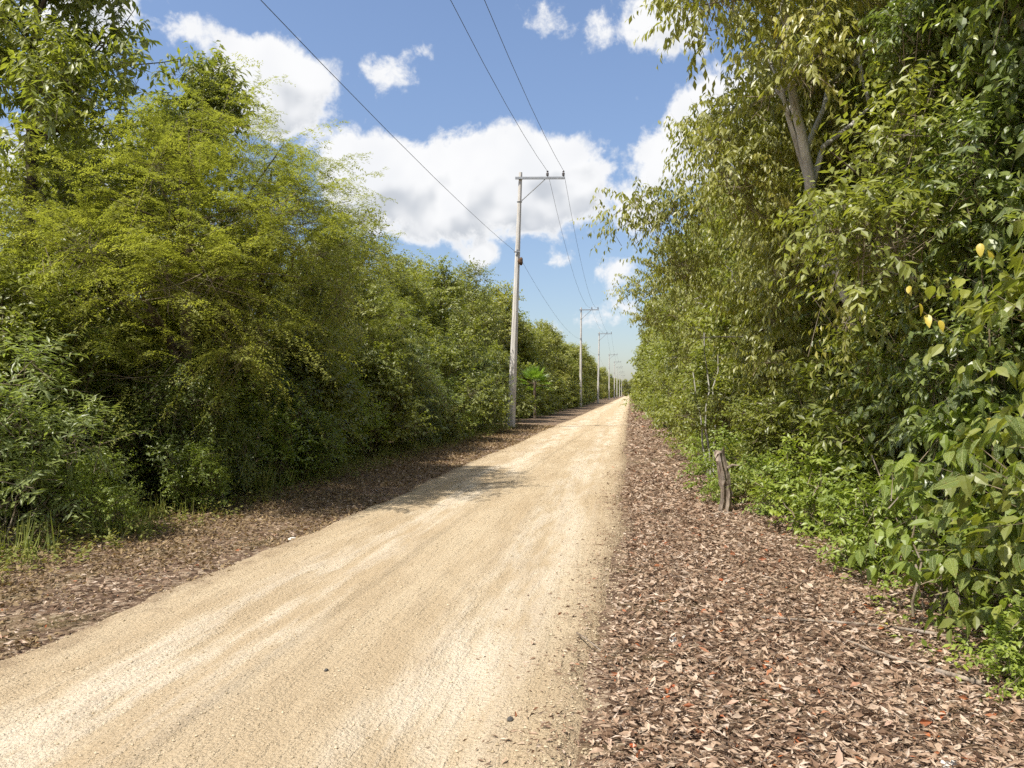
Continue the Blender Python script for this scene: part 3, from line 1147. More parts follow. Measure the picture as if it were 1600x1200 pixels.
put(bush_a, 'dark shrub below the broad feathery tree, right behind the grass clump', gl(-6.7, 10.5), 1.9, .95)
put(bush_a, 'dark shrub in shade behind the pale narrow-leaved shrub', gl(-7.7, 7.2), 3.9, 1.05)
put(bush_a, 'low dark shrub hiding the foot of the forked trunk', gl(-5.85, 9.3), 5.1, .72)
put(bush_d, 'narrow-leaved shrub just right of the forked trunk foot', gl(-5.75, 10.35), 1.1, .7)
put(bush_a, 'low dark shrub at the foot of the slender feathery tree', gl(-6.2, 12.6), 4.4, .85)
put(bush_b, 'yellow-green bush at the verge between the two feathery trees', gl(-6.2, 15.9), 2.2, 1.0)
put(bush_b, 'small sunlit bright bush on the left verge, nearest the camera', gl(-5.3, 7.2), 1.0, .42)
put(bush_b, 'small sunlit bright bush on the left verge, before the forked trunk', gl(-5.35, 8.9), 3.0, .45)
put(bush_b, 'small bright bush on the left verge, past the forked trunk', gl(-5.4, 12.6), 5.0, .6)
put(bush_d, 'second pale narrow-leaved shrub, a step farther from the left picture edge', gl(-6.4, 8.1), 2.4, .85)
put(bush_c, 'tall mid green bush at the far left under the tall dark tree', gl(-8.6, 8.5), 1.2, 1.25)
put(bush_c, 'leafy bush behind the bright green bush on the left', gl(-7.4, 12.0), 2.8, 1.1)

# left hedge up to and past the nearest pole
tree_s = plant('hedge_tree', 'round-topped leafy tree in the left hedge, first beyond the feathery trees', 'tree', gl(-7.6, 19.5), gen_lobes(5.6, .8, 2.1, 26, .36), 'mid', 'leaf_mid',
               [((0, 0, -.1), .12), ((.1, 0, 2), .09), ((0, .1, 5), .02)], 'bark', dens=11, tl=.45, limbs=6)
tree_t = plant('hedge_tree', 'taller grey-green tree in the left hedge behind the light feathery shrub', 'tree', gl(-8.8, 23.5), gen_lobes(7.0, 1.0, 2.4, 30, .34), 'mid', 'leaf_droop',
               [((0, 0, -.1), .14), ((.1, 0, 2.5), .1), ((.2, .1, 6.4), .02)], 'bark_pale', dens=10, tl=.5, limbs=7)
for (src, lb, x, y, rz, s) in [
    (bush_c, 'leafy bush at the hedge foot below the light feathery shrub', -6.1, 17.4, .5, .95),
    (bush_a, 'dark bush at the hedge foot, first past the light feathery shrub', -6.1, 20.6, 1.2, 1.1),
    (bush_c, 'rounded bush at the hedge foot midway to the nearest pole', -6.3, 23.2, 4.2, 1.1),
    (bush_b, 'small yellow-green bush at the hedge foot midway to the nearest pole', -5.9, 25.4, .3, 1.0),
    (bush_c, 'leafy bush at the hedge foot short of the nearest pole', -6.4, 27.6, 5.2, 1.25),
    (bush_a, 'dark bush at the hedge foot directly behind the nearest pole', -6.2, 30.6, 2.2, 1.2),
    (bush_c, 'rounded bush at the hedge foot just past the nearest pole', -6.3, 34.6, .9, 1.2),
    (tree_s, 'round-topped hedge tree behind the bushes midway to the nearest pole', -7.7, 25.6, 2.0, 1.05),
    (tree_s, 'round-topped hedge tree left of the nearest pole shaft', -7.8, 31.0, 4.1, 1.2),
    (tree_t, 'tall hedge tree crowning the skyline left of the nearest pole', -9.0, 29.0, 3.3, .98),
    (tree_t, 'tall hedge tree crowning the skyline right of the nearest pole', -8.2, 38.5, 1.1, 1.12),
    (tree_s, 'hedge tree behind the broad feathery tree, filling the gap to the tall dark tree', -11.5, 14.5, .7, 1.2),
    (tree_t, 'tall hedge tree behind the slender feathery tree', -10.0, 18.5, 5.0, .9),
]:
    put(src, lb, gl(x, y), rz, s)

# fan palm beyond the nearest pole
def fan_palm(loc):
    r = empty('fan_palm', loc)
    tag(r, 'small fan palm with spiky round leaves beyond the nearest pole', 'palm')
    m = MB()
    zz = np.linspace(-.1, 2.1, 12)
    m.tube([(0, .02 * math.sin(z * 3), z) for z in zz], np.linspace(.09, .07, 12), 8, rough=.08)
    link('trunk', m.mesh('trunk', M['bark'], True), r)
    for i in range(15):
        a = i * 2.4
        el = R([78, 62, 48, 34, 20, 5, -15][i % 7])
        d = np.array([math.cos(a) * math.cos(el), math.sin(a) * math.cos(el), math.sin(el)])
        b0 = np.array([0, 0, 2.05])
        hub = b0 + d * .62 - UP * .05
        m = MB()
        m.tube(limb_path(b0, hub, 5, .01, .1), np.linspace(.014, .008, 5), 5, 1)
        s = unit(np.cross(d, UP))
        n = unit(np.cross(s, d))
        ang = np.linspace(-1.9, 1.9, 26)
        A = np.cos(ang)[:, None] * d + np.sin(ang)[:, None] * s
        leaves(m, np.repeat(hub[None], 26, 0), A + n * .12, np.repeat(n[None], 26, 0), .62 * (1 - .12 * np.abs(ang)), .06, .3, rng.uniform(.05, .3, 26), rng.random(26) * .4 + (.5 if i % 7 == 6 else .2), 0)
        link('frond', m.mesh('frond', [M['leaf_palm'], M['twig']]), r)
    return r


fan_palm(gl(-5.45, 44.0))

# ---- right side, near: shrubs with large leaves one can tell apart
big_a = plant('broadleaf_shrub', 'broad-leaved shrub at the right picture edge, hanging oval leaves down to the litter', 'shrub', gl(2.5, 4.5),
              [((0, 0, .5), (.55, .55, .45)), ((-.3, -.2, .95), (.45, .5, .4)), ((.1, .2, 1.4), (.5, .5, .4)), ((-.1, .3, .4), (.5, .5, .35)), ((.4, -.1, 1.1), (.5, .5, .4)), ((0, .3, 1.9), (.4, .5, .4)), ((.3, 0, 2.4), (.5, .5, .45))],
              'big', 'leaf_mid', None, dens=19, tl=.34, stems=9, single=300, single_mat='near_mid')
big_b = plant('broadleaf_shrub', 'young lime green broad-leaved shrub low at the litter edge on the right', 'shrub', gl(2.0, 5.4),
              [((0, 0, .35), (.32, .35, .28)), ((-.1, .1, .75), (.33, .4, .28)), ((.25, .2, .55), (.35, .35, .3)), ((.2, .3, 1.05), (.3, .35, .28))],
              'big', 'leaf_bright', None, dens=15, tl=.3, stems=7, single=200, single_mat='near_bright')
vine = plant('climbing_vine', 'curtain of hanging heart-shaped vine leaves on the thick trunk at the right edge', 'vine', gl(3.0, 6.1),
             [((0, -.1, 2.2), (.5, .4, .6)), ((-.25, -.2, 3.0), (.5, .4, .6)), ((.3, -.1, 3.2), (.6, .4, .7)), ((-.1, -.2, 4.0), (.6, .5, .7)), ((.4, 0, 4.4), (.6, .5, .6)), ((-.4, -.1, 1.5), (.4, .35, .5)), ((0, -.15, 5.0), (.6, .5, .5))],
             'vine', 'leaf_dark', None, dens=20, tl=.36, stems=7, single=300, single_mat='near_dark', drop=.7)
plant('broadleaf_shrub', 'dark broad-leaved shrub behind the lime green one on the right', 'shrub', gl(3.0, 7.7),
      [((0, 0, .5), (.7, .7, .5)), ((-.3, -.2, 1.1), (.6, .6, .5)), ((.3, .2, 1.6), (.7, .6, .5)), ((-.2, .3, 2.1), (.6, .6, .5))],
      'vine', 'leaf_dark', None, dens=20, tl=.38, stems=8, single=250, single_mat='near_dark')
yl = empty('yellowing_vine', gl(2.45, 5.72))
tag(yl, 'thin vine with a few yellowing leaves near the right picture edge', 'vine')
m = MB()
m.tube(limb_path((.1, .05, .2), (-.1, -.1, 2.5), 12, .03, 0), np.linspace(.008, .004, 12), 5)
m.tube(limb_path((-.02, -.05, 1.7), (-.50, -.17, 2.05), 8, .03, .1), np.linspace(.005, .003, 8), 5)
link('stem', m.mesh('stem', M['twig']), yl)
LEAFME['leaf_yellow'] = leaf_mesh_single('leaf', M['leaf_yellow'])
for (x, y, z, l, a) in ((-.12, -.14, 2.50, .10, 2.6), (-.06, -.12, 2.46, .11, 3.6), (-.48, -.2, 2.02, .10, 2.9), (-.52, -.18, 2.10, .09, 3.9), (-.40, -.2, 1.98, .08, 3.2),
                        (-.08, -.12, 1.32, .10, 3.3), (-.58, -.16, 2.22, .08, 2.4), (-.16, -.12, 1.72, .09, 3.7)):
    o = link('leaf', LEAFME['leaf_yellow'], yl, (x, y, z))
    o.scale = (l, l, l)
    o.rotation_euler = (R(-50 - 20 * rng.random()), rng.normal(0, .3), a)

# trees of the right wall
tk = [((0, 0, -.1), .17), ((0, .05, 1.5), .15), ((.1, .1, 3.5), .12), ((.0, .1, 6), .07), ((-.1, 0, 8), .02)]
plant('vine_draped_tree', 'thick dark trunked tree draped in vines at the right picture edge', 'tree', gl(3.6, 6.6), gen_lobes(8.4, 1.2, 1.9, 34, .36, (-.6, 0), .85, .6), 'fine_back', 'leaf_mid',
      tk, 'bark', dens=24, tl=.45, limbs=8)
tk = [((0, 0, -.1), .10), ((-.15, -.1, .8), .088), ((-.55, -.35, 1.6), .074), ((-1.0, -.75, 2.4), .062), ((-1.1, -.78, 2.75), .060), ((-1.45, -1.1, 3.5), .054), ((-1.62, -1.35, 4.3), .046), ((-1.75, -1.4, 5.2), .04), ((-1.9, -1.4, 6.6), .015)]
lob = [((-1.9, -1.2, 5.4), (1.0, 1.0, .7)), ((-2.35, -.6, 6.35), (.75, .8, .4)), ((-1.3, -1.0, 6.3), (1.0, 1.0, .7)), ((-.6, -.8, 5.5), (1.0, .9, .7)), ((-1.2, .4, 5.2), (1.0, .9, .7)), ((-1.7, .7, 5.0), (.8, .8, .55)),
       ((-.3, .4, 6.2), (1.0, 1.0, .7)), ((-1.9, -.1, 6.9), (1.0, 1.0, .6)), ((-.7, .4, 4.2), (.9, .8, .6)), ((-.9, -.2, 3.4), (.6, .6, .5)), ((-1.6, .6, 4.1), (.8, .8, .6)), ((-1.2, 1.0, 3.3), (.9, .8, .6)), ((.2, 0, 4.6), (.9, .9, .7)), ((-1.05, -1.35, 2.15), (.45, .35, .4)), ((-1.9, -1.9, 4.35), (.5, .4, .35)), ((-1.25, -1.55, 3.05), (.30, .3, .22)), ((-.5, -.9, 2.2), (.6, .5, .5))]
plant('leaning_tree', 'leaning tree with a bare pale grey trunk showing among the leaves on the right', 'tree', gl(3.25, 9.2), lob, 'droop', 'leaf_droop', tk, 'bark_pale', dens=23, tl=.46, limbs=9)

dr_a = plant('drooping_tree', 'drooping-leaved tree reaching a leafy branch out over the litter strip', 'tree', gl(3.3, 12.0),
             gen_lobes(7.6, .9, 1.9, 30, .36, (-.25, 0), .8, .5) + [((-2.5, -.4, 4.4), (.65, .6, .45)), ((-3.15, -.3, 4.15), (.5, .5, .38)), ((-2.7, .3, 3.7), (.6, .6, .4)), ((-2.4, -.2, 5.2), (.6, .6, .5))], 'droop', 'leaf_droop',
             [((0, 0, -.1), .14), ((-.1, 0, 2), .11), ((-.5, 0, 4.5), .07), ((-.6, 0, 7.4), .02)], 'bark_pale', dens=20, tl=.45, limbs=9)
dr_b = plant('drooping_tree', 'tall drooping-leaved tree with a high dark crown behind the leaning pale trunk', 'tree', gl(4.3, 10.4), gen_lobes(9.4, 2.5, 2.4, 28, .36, (-1.1, 0), .8, .6), 'droop_back', 'leaf_dark',
             [((0, 0, -.1), .15), ((-.1, 0, 2.5), .12), ((-.5, 0, 5.5), .08), ((-.9, 0, 8.8), .02)], 'bark', dens=23, tl=.48, limbs=8)
wall = plant('wall_tree', 'dense green tree in the right wall, first beyond the weathered post', 'tree', gl(3.2, 16.0), gen_lobes(7.2, .4, 2.2, 30, .36, (-.4, 0), .85, .5), 'mid', 'leaf_mid',
             [((0, 0, -.1), .12), ((.1, 0, 2), .09), ((0, 0, 6.4), .02)], 'bark', dens=11, tl=.45, limbs=6)

rb_a = plant('shrub', 'dense dark shrub beside the weathered post on the right', 'shrub', gl(2.5, 10.6), gen_lobes(1.9, .2, 1.05, 14, .40), 'small', 'leaf_mid', None, dens=24, tl=.32, stems=6)
rb_b = plant('shrub', 'bright low shrub spilling over the litter in front of the weathered post', 'shrub', gl(1.95, 8.4), gen_lobes(.85, .12, .62, 9, .46), 'small', 'leaf_bright', None, dens=26, tl=.24, stems=5)
for (src, lb, x, y, rz, s) in [
    (rb_a, 'shrub pressed right behind the weathered post', 1.85, 11.0, 2.0, .8),
    (rb_a, 'shrub right of the bright low shrub, under the leaning tree', 3.2, 9.0, 4.0, 1.15),
    (rb_b, 'low bright shrub at the litter edge just beyond the weathered post', 1.55, 11.9, 1.0, 1.0),
    (rb_b, 'low bright ground shrub at the litter edge left of the lime green shrub', 1.95, 6.8, 3.0, .8),
    (rb_b, 'tiny low shrub at the foot of the right-edge broad-leaved shrub', 2.05, 4.25, 2.0, .5),
    (rb_b, 'low bright shrub touching the right side of the weathered post', 1.72, 9.75, 4.0, .8),
    (rb_b, 'tiny bright shrub just behind the foot of the weathered post', 1.3, 10.75, 1.0, .5),
    (rb_a, 'rounded shrub at the litter edge, first beyond the post', 2.0, 14.3, 5.0, 1.1),
    (rb_b, 'low bright bush at the litter edge, second beyond the post', 1.75, 16.4, 2.6, 1.15),
    (rb_a, 'rounded shrub at the litter edge, third beyond the post', 2.0, 18.4, .4, 1.2),
    (bush_c, 'tall mid green bush at the litter edge on the right, fourth beyond the post', 2.5, 21.4, 1.4, 1.0),
    (wall, 'dense green tree in the right wall, second beyond the post', 3.1, 21.5, 2.4, 1.02),
    (wall, 'dense green tree in the right wall, third beyond the post', 2.9, 27.0, 4.6, 1.1),
    (dr_a, 'drooping-leaved tree farther down the right wall with branches over the road edge', 3.4, 24.0, .3, 1.08),
    (wall, 'dense green tree set back behind the right-edge vines', 5.2, 8.4, 1.1, 1.15),
    (wall, 'dense green tree set back behind the leaning pale trunk', 5.6, 12.6, 3.0, 1.15),
    (wall, 'dense green tree at the very right edge behind the broad-leaved shrub', 5.0, 4.6, 5.2, 1.1),
    (wall, 'dense green tree set back behind the first wall tree', 6.0, 17.5, .4, 1.2),
]:
    put(src, lb, gl(x, y), rz, s)

under_a = plant('understory_tree', 'leafy young tree filling the wall in front of the leaning trunk foot', 'tree', gl(2.95, 8.35), gen_lobes(3.6, .4, 1.15, 22, .38), 'mid', 'leaf_mid',
                [((0, 0, -.1), .05), ((.05, 0, 1.5), .04), ((0, 0, 3.3), .012)], 'bark', dens=17, tl=.36, limbs=5)
under_b = plant('understory_tree', 'olive young tree with drooping leaves between the leaning trunk and the weathered post', 'tree', gl(2.75, 10.9), gen_lobes(5.0, .6, 1.35, 24, .38), 'droop', 'leaf_droop',
                [((0, 0, -.1), .06), ((.05, 0, 2), .045), ((0, 0, 4.6), .012)], 'bark_pale', dens=17, tl=.38, limbs=6)
under_c = plant('understory_tree', 'tall fine-leaved young tree behind the climbing vine at the right edge', 'tree', gl(3.3, 5.9), gen_lobes(6.2, .5, 1.35, 30, .38, (-.2, 0)), 'fine', 'leaf_dark',
                [((0, 0, -.1), .06), ((.05, 0, 2), .045), ((-.1, 0, 5.6), .012)], 'bark', dens=25, tl=.36, limbs=6)
for (src, lb, x, y, rz, s) in [
    (under_b, 'olive young tree with drooping leaves above the dark broad-leaved shrub', 3.95, 7.2, 2.0, .98),
    (under_c, 'tall fine-leaved young tree between the vine curtain and the leaning pale trunk', 3.0, 6.9, 5.3, .98),
    (under_c, 'tall fine-leaved young tree right of the leaning pale trunk, with its top among the branches', 4.1, 8.2, .3, 1.1),
    (under_b, 'olive young tree with drooping leaves just past the weathered post', 2.6, 13.2, 4.2, 1.1),
    (under_c, 'tall fine-leaved young tree directly behind the leaning pale trunk', 3.1, 10.0, 2.2, 1.08),
    (under_a, 'leafy young tree under the out-reaching leafy branch', 2.5, 14.8, 1.0, 1.25),
    (under_b, 'olive young tree with drooping leaves before the second wall tree', 2.5, 18.6, .6, 1.25),
    (under_a, 'leafy young tree at the far left edge behind the pale narrow-leaved shrubs', -7.3, 8.0, 2.6, .85),
    (under_a, 'leafy young tree left of the forked trunk in the shade', -7.6, 9.8, .6, .9),
    (under_b, 'olive young tree between the two feathery trees', -6.6, 11.6, .6, .78),
    (under_a, 'leafy young tree right of the slender feathery tree', -6.5, 15.3, 5.0, 1.05),
    (under_b, 'olive young tree standing behind the light feathery shrub', -7.2, 17.2, 3.0, 1.0),
    (under_a, 'leafy young tree just past the light feathery shrub', -6.8, 21.9, 1.7, 1.15),
]:
    put(src, lb, gl(x, y), rz, s)

# ---- the two walls of trees running into the distance
far_a = plant('far_tree', 'round leafy tree in the left hedge directly behind the fan palm', 'tree', gl(-9.0, 44.0), gen_lobes(7.2, .5, 2.5, 26, .38), 'far', 'leaf_mid', [((0, 0, -.1), .12), ((0, 0, 5), .03)], dens=8, tl=.55, far=True, group='trees of the far left hedge')
far_b = plant('far_tree', 'tall olive tree in the left hedge a few steps past the fan palm', 'tree', gl(-8.6, 50.0), gen_lobes(8.2, .5, 2.6, 26, .38), 'far', 'leaf_droop', [((0, 0, -.1), .12), ((0, 0, 5), .03)], dens=8, tl=.55, far=True, group='trees of the far left hedge')
far_c = plant('far_shrub', 'low bushy shrub at the left hedge foot just before the fan palm', 'shrub', gl(-6.4, 39.0), gen_lobes(3.0, .3, 1.6, 16, .42), 'far', 'leaf_mid', None, dens=10, tl=.45, far=True, group='shrubs of the far left hedge')
far_d = plant('far_tree', 'dense tree in the right wall just past the farther drooping tree', 'tree', gl(3.0, 33.0), gen_lobes(7.6, .2, 2.3, 30, .38, (-.3, 0)), 'far', 'leaf_mid', [((0, 0, -.1), .12), ((0, 0, 5), .03)], dens=8, tl=.5, far=True, group='trees of the far right wall')
far_e = plant('far_tree', 'feathery light green tree standing out in the left hedge past the palm', 'tree', gl(-7.2, 54.0), gen_lobes(6.2, .5, 2.2, 22, .36), 'far', 'leaf_feather', [((0, 0, -.1), .10), ((0, 0, 5), .03)], dens=7.5, tl=.55, far=True, group='trees of the far left hedge')
gL, gS, gRt = 'trees of the far left hedge', 'shrubs of the far left hedge', 'trees of the far right wall'
ORD = ['first', 'second', 'third', 'fourth', 'fifth', 'sixth', 'seventh', 'eighth', 'ninth', 'tenth', 'eleventh', 'twelfth', 'thirteenth', 'fourteenth', 'fifteenth', 'sixteenth', 'seventeenth', 'eighteenth']


def far_put(src, label, group, x, y, s):
    o = src.copy()
    COL.objects.link(o)
    o.location = gl(x, y)
    o.rotation_euler = (0, 0, rng.random() * 6.28)
    o.scale = (s * rng.uniform(.9, 1.15), s * rng.uniform(.9, 1.15), s * rng.uniform(.9, 1.1))
    o['label'], o['group'], o['category'] = label, group, src['category']


y, k = 42.0, 0
while y < 420:
    od = ORD[k] if k < len(ORD) else None
    pick = [far_a, far_b, far_e][int(rng.choice(3, p=[.4, .38, .22]))]
    far_put(pick, (od + ' hedge-front tree along the left side, counted from the fan palm') if od else 'small far tree in the left hedge front beyond the fourth pole', gL, -8.2 + rng.normal(0, .5) - (1.6 if y < 48 else 0), y, rng.uniform(.68, 1.1))
    if y < 150:
        far_put(far_b if rng.random() < .5 else far_a, (od + ' rear tree rising behind the left hedge, counted from the fan palm') if od else 'small far tree behind the left hedge', gL, -11.5 + rng.normal(0, .7), y + 2, rng.uniform(.8, 1.15))
    if y < 130:
        far_put(far_c, (od + ' low bush at the left hedge foot, counted from the fan palm') if od else 'tiny bush at the far left hedge foot', gS, -6.5 + rng.normal(0, .25), y + 1 + (2.6 if abs(y + 1 - 43.5) < 2.6 else 0), rng.uniform(.7, 1.1))
    far_put(far_d if rng.random() < .7 else far_b, (od + ' tree of the right wall, counted on past the drooping branches') if od else 'small far tree in the right wall near the end of the road', gRt, 3.0 + rng.normal(0, .25), y - 6, rng.uniform(.82, 1.1))
    y += 4.3 if y < 120 else 6.5
    k += 1
for k in range(7):
    far_put(far_b, 'tree closing the far end of the road', 'trees closing the far end of the road', -9 + 3.2 * k, 440 + 5 * (k % 2), 1.15)
for (x, yy) in [(-11, 24), (-12.5, 30), (-11.5, 36), (-13, 20), (-14, 12), (-13.5, 16), (-13, 8)]:
    far_put(far_a, 'round tree deep in the left wood behind the hedge', 'trees deep in the left wood', x, yy, .85)
for (x, yy) in [(7.5, 7), (8, 12), (8.5, 17), (7.5, 22), (7, 28)]:
    far_put(far_d, 'dense tree deep in the right wood', 'trees deep in the right wood', x, yy, 1.1)


# ---------------------------------------------------------------- verge plants
def blades(mb, n, cx, cy, spread, h, w, mat=0, lean=.5):
    a = rng.random(n) * 6.283
    b = np.column_stack([cx + rng.normal(0, spread, n), cy + rng.normal(0, spread, n), np.full(n, -.02)])
    d = np.column_stack([np.cos(a) * lean, np.sin(a) * lean, np.ones(n)]) + rng.normal(0, .15, (n, 3))
    nn = np.column_stack([np.cos(a), np.sin(a), np.full(n, .4)])
    L = h * rng.uniform(.5, 1.15, n)
    leaves(mb, b, d, nn, L, w, .2, -rng.uniform(.1, .45, n) * -1, rng.random(n), mat)


def grass_clump(label, loc, n, spread, h, w, mat='grass', group=None):
    m = MB()
    blades(m, n, 0, 0, spread, h, w)
    o = link('grass_clump', m.mesh('grass_clump', M[mat]), None, loc)
    tag(o, label, 'grass', group)
    return o


grass_clump('tall green grass clump with arching blades at the foot of the forked trunk', gl(-5.75, 9.6), 160, .22, .85, .016)
grass_clump('pale straw grass clump at the left picture edge', gl(-5.35, 6.05), 45, .16, .42, .016)
grass_clump('short grass clump at the verge below the bright green bush', gl(-5.45, 10.7), 140, .12, .45, .014)
m = MB()
for (x, y) in [(-5.5, 13.2), (-5.6, 15.0), (-5.5, 17.2), (-5.6, 19.6), (-5.4, 22.0), (-5.5, 24.5), (-5.4, 28.0), (-5.35, 31.5), (-5.6, 8.4), (-5.3, 7.3), (-5.5, 11.8)]:
    blades(m, 90, x, y, .22, .34, .014)
o = link('grass', m.mesh('grass', M['grass']))
o.location.z = .05
tag(o, 'short weedy grass along the left hedge foot', 'grass', None, 'stuff')

# brown-green creeping weeds along the left verge
m = MB()
n = 40000
y = 3.0 + 33 * rng.random(n) ** 1.7
u = rng.random(n)
l = road_edge_l(y)
x = l - 2.1 * u ** .9 + .12 + .75 * rng.random(n) ** 4 + .35 * fbm(y * .8, x_ if False else y * 0, 3, 3)
keep = (fbm(x * 1.5, y * 1.2, 3, 61) + .55 * u > -.02 + .12 * rng.random(n))
x, y, u = x[keep], y[keep], u[keep]
n = len(x)
B = np.column_stack([x, y, ground_z(x, y) + .005])
a = rng.random(n) * 6.283
D = np.column_stack([np.cos(a), np.sin(a), rng.uniform(-.05, .75, n)])
Lw = rng.uniform(.018, .05, n) * (1 + y / 25)
tw = np.clip(rng.random(n) * .62 + np.clip((u - .62) * 1.6, 0, .6) * rng.random(n) * 1.2, 0, 1)
leaves(m, B + UP * rng.uniform(0, .05, n)[:, None] * u[:, None], D, UP + rng.normal(0, .6, (n, 3)), Lw, Lw * rng.uniform(.25, .6, n), .15, rng.uniform(-.2, .3, n), tw, 0, 'flat')
o = link('verge_weeds', m.mesh('verge_weeds', M['weed']))
tag(o, 'dry brown creeping weeds covering the left verge', 'weeds', None, 'stuff')

# greener seedlings between verge and hedge, both sides
mL, mR = MB(), MB()
for (xa, xb, ya, yb, cnt) in ((-5.9, -4.75, 4.5, 34, 1900), (1.45, 2.6, 4.2, 26, 700)):
    cy_ = ya + (yb - ya) * rng.random(cnt) ** 1.4
    cx_ = xa + (xb - xa) * (rng.random(cnt) ** (.6 if xa < 0 else 1))
    if xa < 0:
        cx_ = xa + (xb - xa) * rng.random(cnt) ** 1.5
    else:
        cx_ = xa + (xb - xa) * rng.random(cnt) ** .55
    B = np.column_stack([cx_, cy_, ground_z(cx_, cy_)])
    D = rng.normal(0, .45, (cnt, 3)) + UP
    twig_leaves(mL if xa < 0 else mR, B, D, rng.uniform(.10, .32, cnt), dict(len=.05, wid=.48, per=10, droop=.15, out=.9, along=.3, jit=.3, njit=.35, fold=.12, hi='flat'))
o = link('weedy_fringe', mL.mesh('weedy_fringe', M['fringe']))
tag(o, 'low yellow-green weeds fringing the left hedge foot', 'ground cover', None, 'stuff')
o = link('seedlings', mR.mesh('seedlings', M['leaf_bright']))
tag(o, 'low green seedlings along the right hedge foot', 'ground cover', None, 'stuff')


# ---------------------------------------------------------------- leaf litter and loose stones
def litter_band(n, y0, y1, pw, xf, size, mat='litter', zj=.034, mb=None):
    m = mb or MB()
    y = y0 + (y1 - y0) * rng.random(n) ** pw
    x = xf(y, n)
    B = np.column_stack([x, y, ground_z(x, y) + rng.uniform(.003, zj + .003, n)])
    B[:, 2] += np.maximum(0, .05 * fbm(x * 3.2, y * 2.6, 3, 91) + .008) * (size > .036)
    inroad = (x > road_edge_l(y)) & (x < road_edge_r(y))
    B[inroad, 2] = np.maximum(road_zz(x[inroad], y[inroad]), ground_z(x[inroad], y[inroad])) + .004
    a = rng.random(n) * 6.283
    A = np.column_stack([np.cos(a), np.sin(a), rng.normal(0, .22, n)])
    N = UP + rng.normal(0, .72, (n, 3))
    L = size * np.where(inroad, .6, 1) * (.35 + 1.35 * rng.random(n) ** 1.8) * (1 + y / 45)
    W = np.where(rng.random(n) < .14, .05, rng.uniform(.16, .50, n))
    L = L * np.where(W < .1, 1.7, 1)
    W = np.where(W < .1, W * L * .6, W * L)
    bd, tn = rng.uniform(-.35, .35, n), rng.random(n) ** 1.05
    for k, h in ((y < 5.4, False), (y >= 5.4, 'flat')):      # folded leaves near by, simple blades farther off
        leaves(m, B[k], A[k], N[k], L[k], W[k], rng.uniform(.1, .5), bd[k], tn[k], 0, h)
    return m


def xr(y, n):
    e = road_edge_r(y) + .34 * fbm(y * 1.3, y * 0 + 2, 4, 71)
    wide = np.interp(y, [2, 4, 7, 10, 16, 30], [3.4, 3.1, 2.6, 2.3, 2.2, 2.0])
    t = rng.random(n)
    spill = rng.random(n) < .05
    return np.where(spill, e - np.abs(rng.normal(0, .22, n)), e - .02 + (wide - e) * t ** .95)


m = litter_band(112000, 2.4, 15, 1.6, xr, .041)
litter_band(21000, 10, 80, 1.9, xr, .066, mb=m)
o = link('leaf_litter', m.mesh('leaf_litter', M['litter']))
tag(o, 'thick brown carpet of dry fallen leaves on the right side', 'leaf litter', None, 'stuff')


def xl(y, n):
    e = road_edge_l(y)
    return e + .1 - np.abs(rng.normal(0, 1.0, n))


m = litter_band(16000, 3.5, 34, 1.6, xl, .034)
o = link('leaf_crumbs', m.mesh('leaf_crumbs', M['litter']))
tag(o, 'small dry leaf crumbs scattered on the left verge', 'leaf litter', None, 'stuff')

# single fallen leaves nearest the camera
FL = {k: leaf_mesh_single('fallen_leaf', M[k]) for k in ('litter_brown', 'litter_pale', 'litter_red')}
lab = {'litter_brown': ('dull brown fallen leaf lying on the near leaf litter', 'brown fallen leaves near the camera'),
       'litter_pale': ('pale beige fallen leaf lying on the near leaf litter', 'pale fallen leaves near the camera'),
       'litter_red': ('orange-red fallen leaf lying on the near leaf litter', 'orange-red fallen leaves near the camera')}
for k, cnt in (('litter_brown', 120), ('litter_pale', 90), ('litter_red', 26)):
    for i in range(cnt):
        y = 3.1 + (4.2 if k == 'litter_red' else 2.6) * rng.random() ** 1.4
        e = float(road_edge_r(np.array(y)))
        x = e + .08 + (min(.40 * y, 2.1) - e) * rng.random() ** .9
        o = link('fallen_leaf', FL[k])
        s = rng.uniform(.04, .085)
        o.scale = (s * rng.uniform(.7, 1), s, s * rng.uniform(-1.2, 1.2))
        o.location = (x, y, float(ground_z(np.array(x), np.array(y))) + .028)
        o.rotation_euler = (rng.normal(0, .25), rng.normal(0, .35), rng.random() * 6.28)
        tag(o, lab[k][0], 'fallen leaf', lab[k][1])


# loose gravel on the road
def stones(mb, P, s, tint):
    oct_v = np.array([(1, 0, 0), (0, 1, 0), (-1, 0, 0), (0, -1, 0), (0, 0, .7), (0, 0, -.6)], float)
    oct_f = np.array([[0, 1, 4], [1, 2, 4], [2, 3, 4], [3, 0, 4], [1, 0, 5], [2, 1, 5], [3, 2, 5], [0, 3, 5]])
    n = len(P)
    a = rng.random(n) * 6.283
    v = oct_v[None] * rng.uniform(.65, 1.25, (n, 6, 1)) * s[:, None, None]
    c, sn = np.cos(a)[:, None], np.sin(a)[:, None]
    v = np.stack([v[..., 0] * c - v[..., 1] * sn, v[..., 0] * sn + v[..., 1] * c, v[..., 2]], -1) + P[:, None]
    f = (np.arange(n)[:, None, None] * 6 + oct_f[None]).reshape(-1, 3)
    mb.add(v.reshape(-1, 3), f, 0, np.repeat(tint, 8))


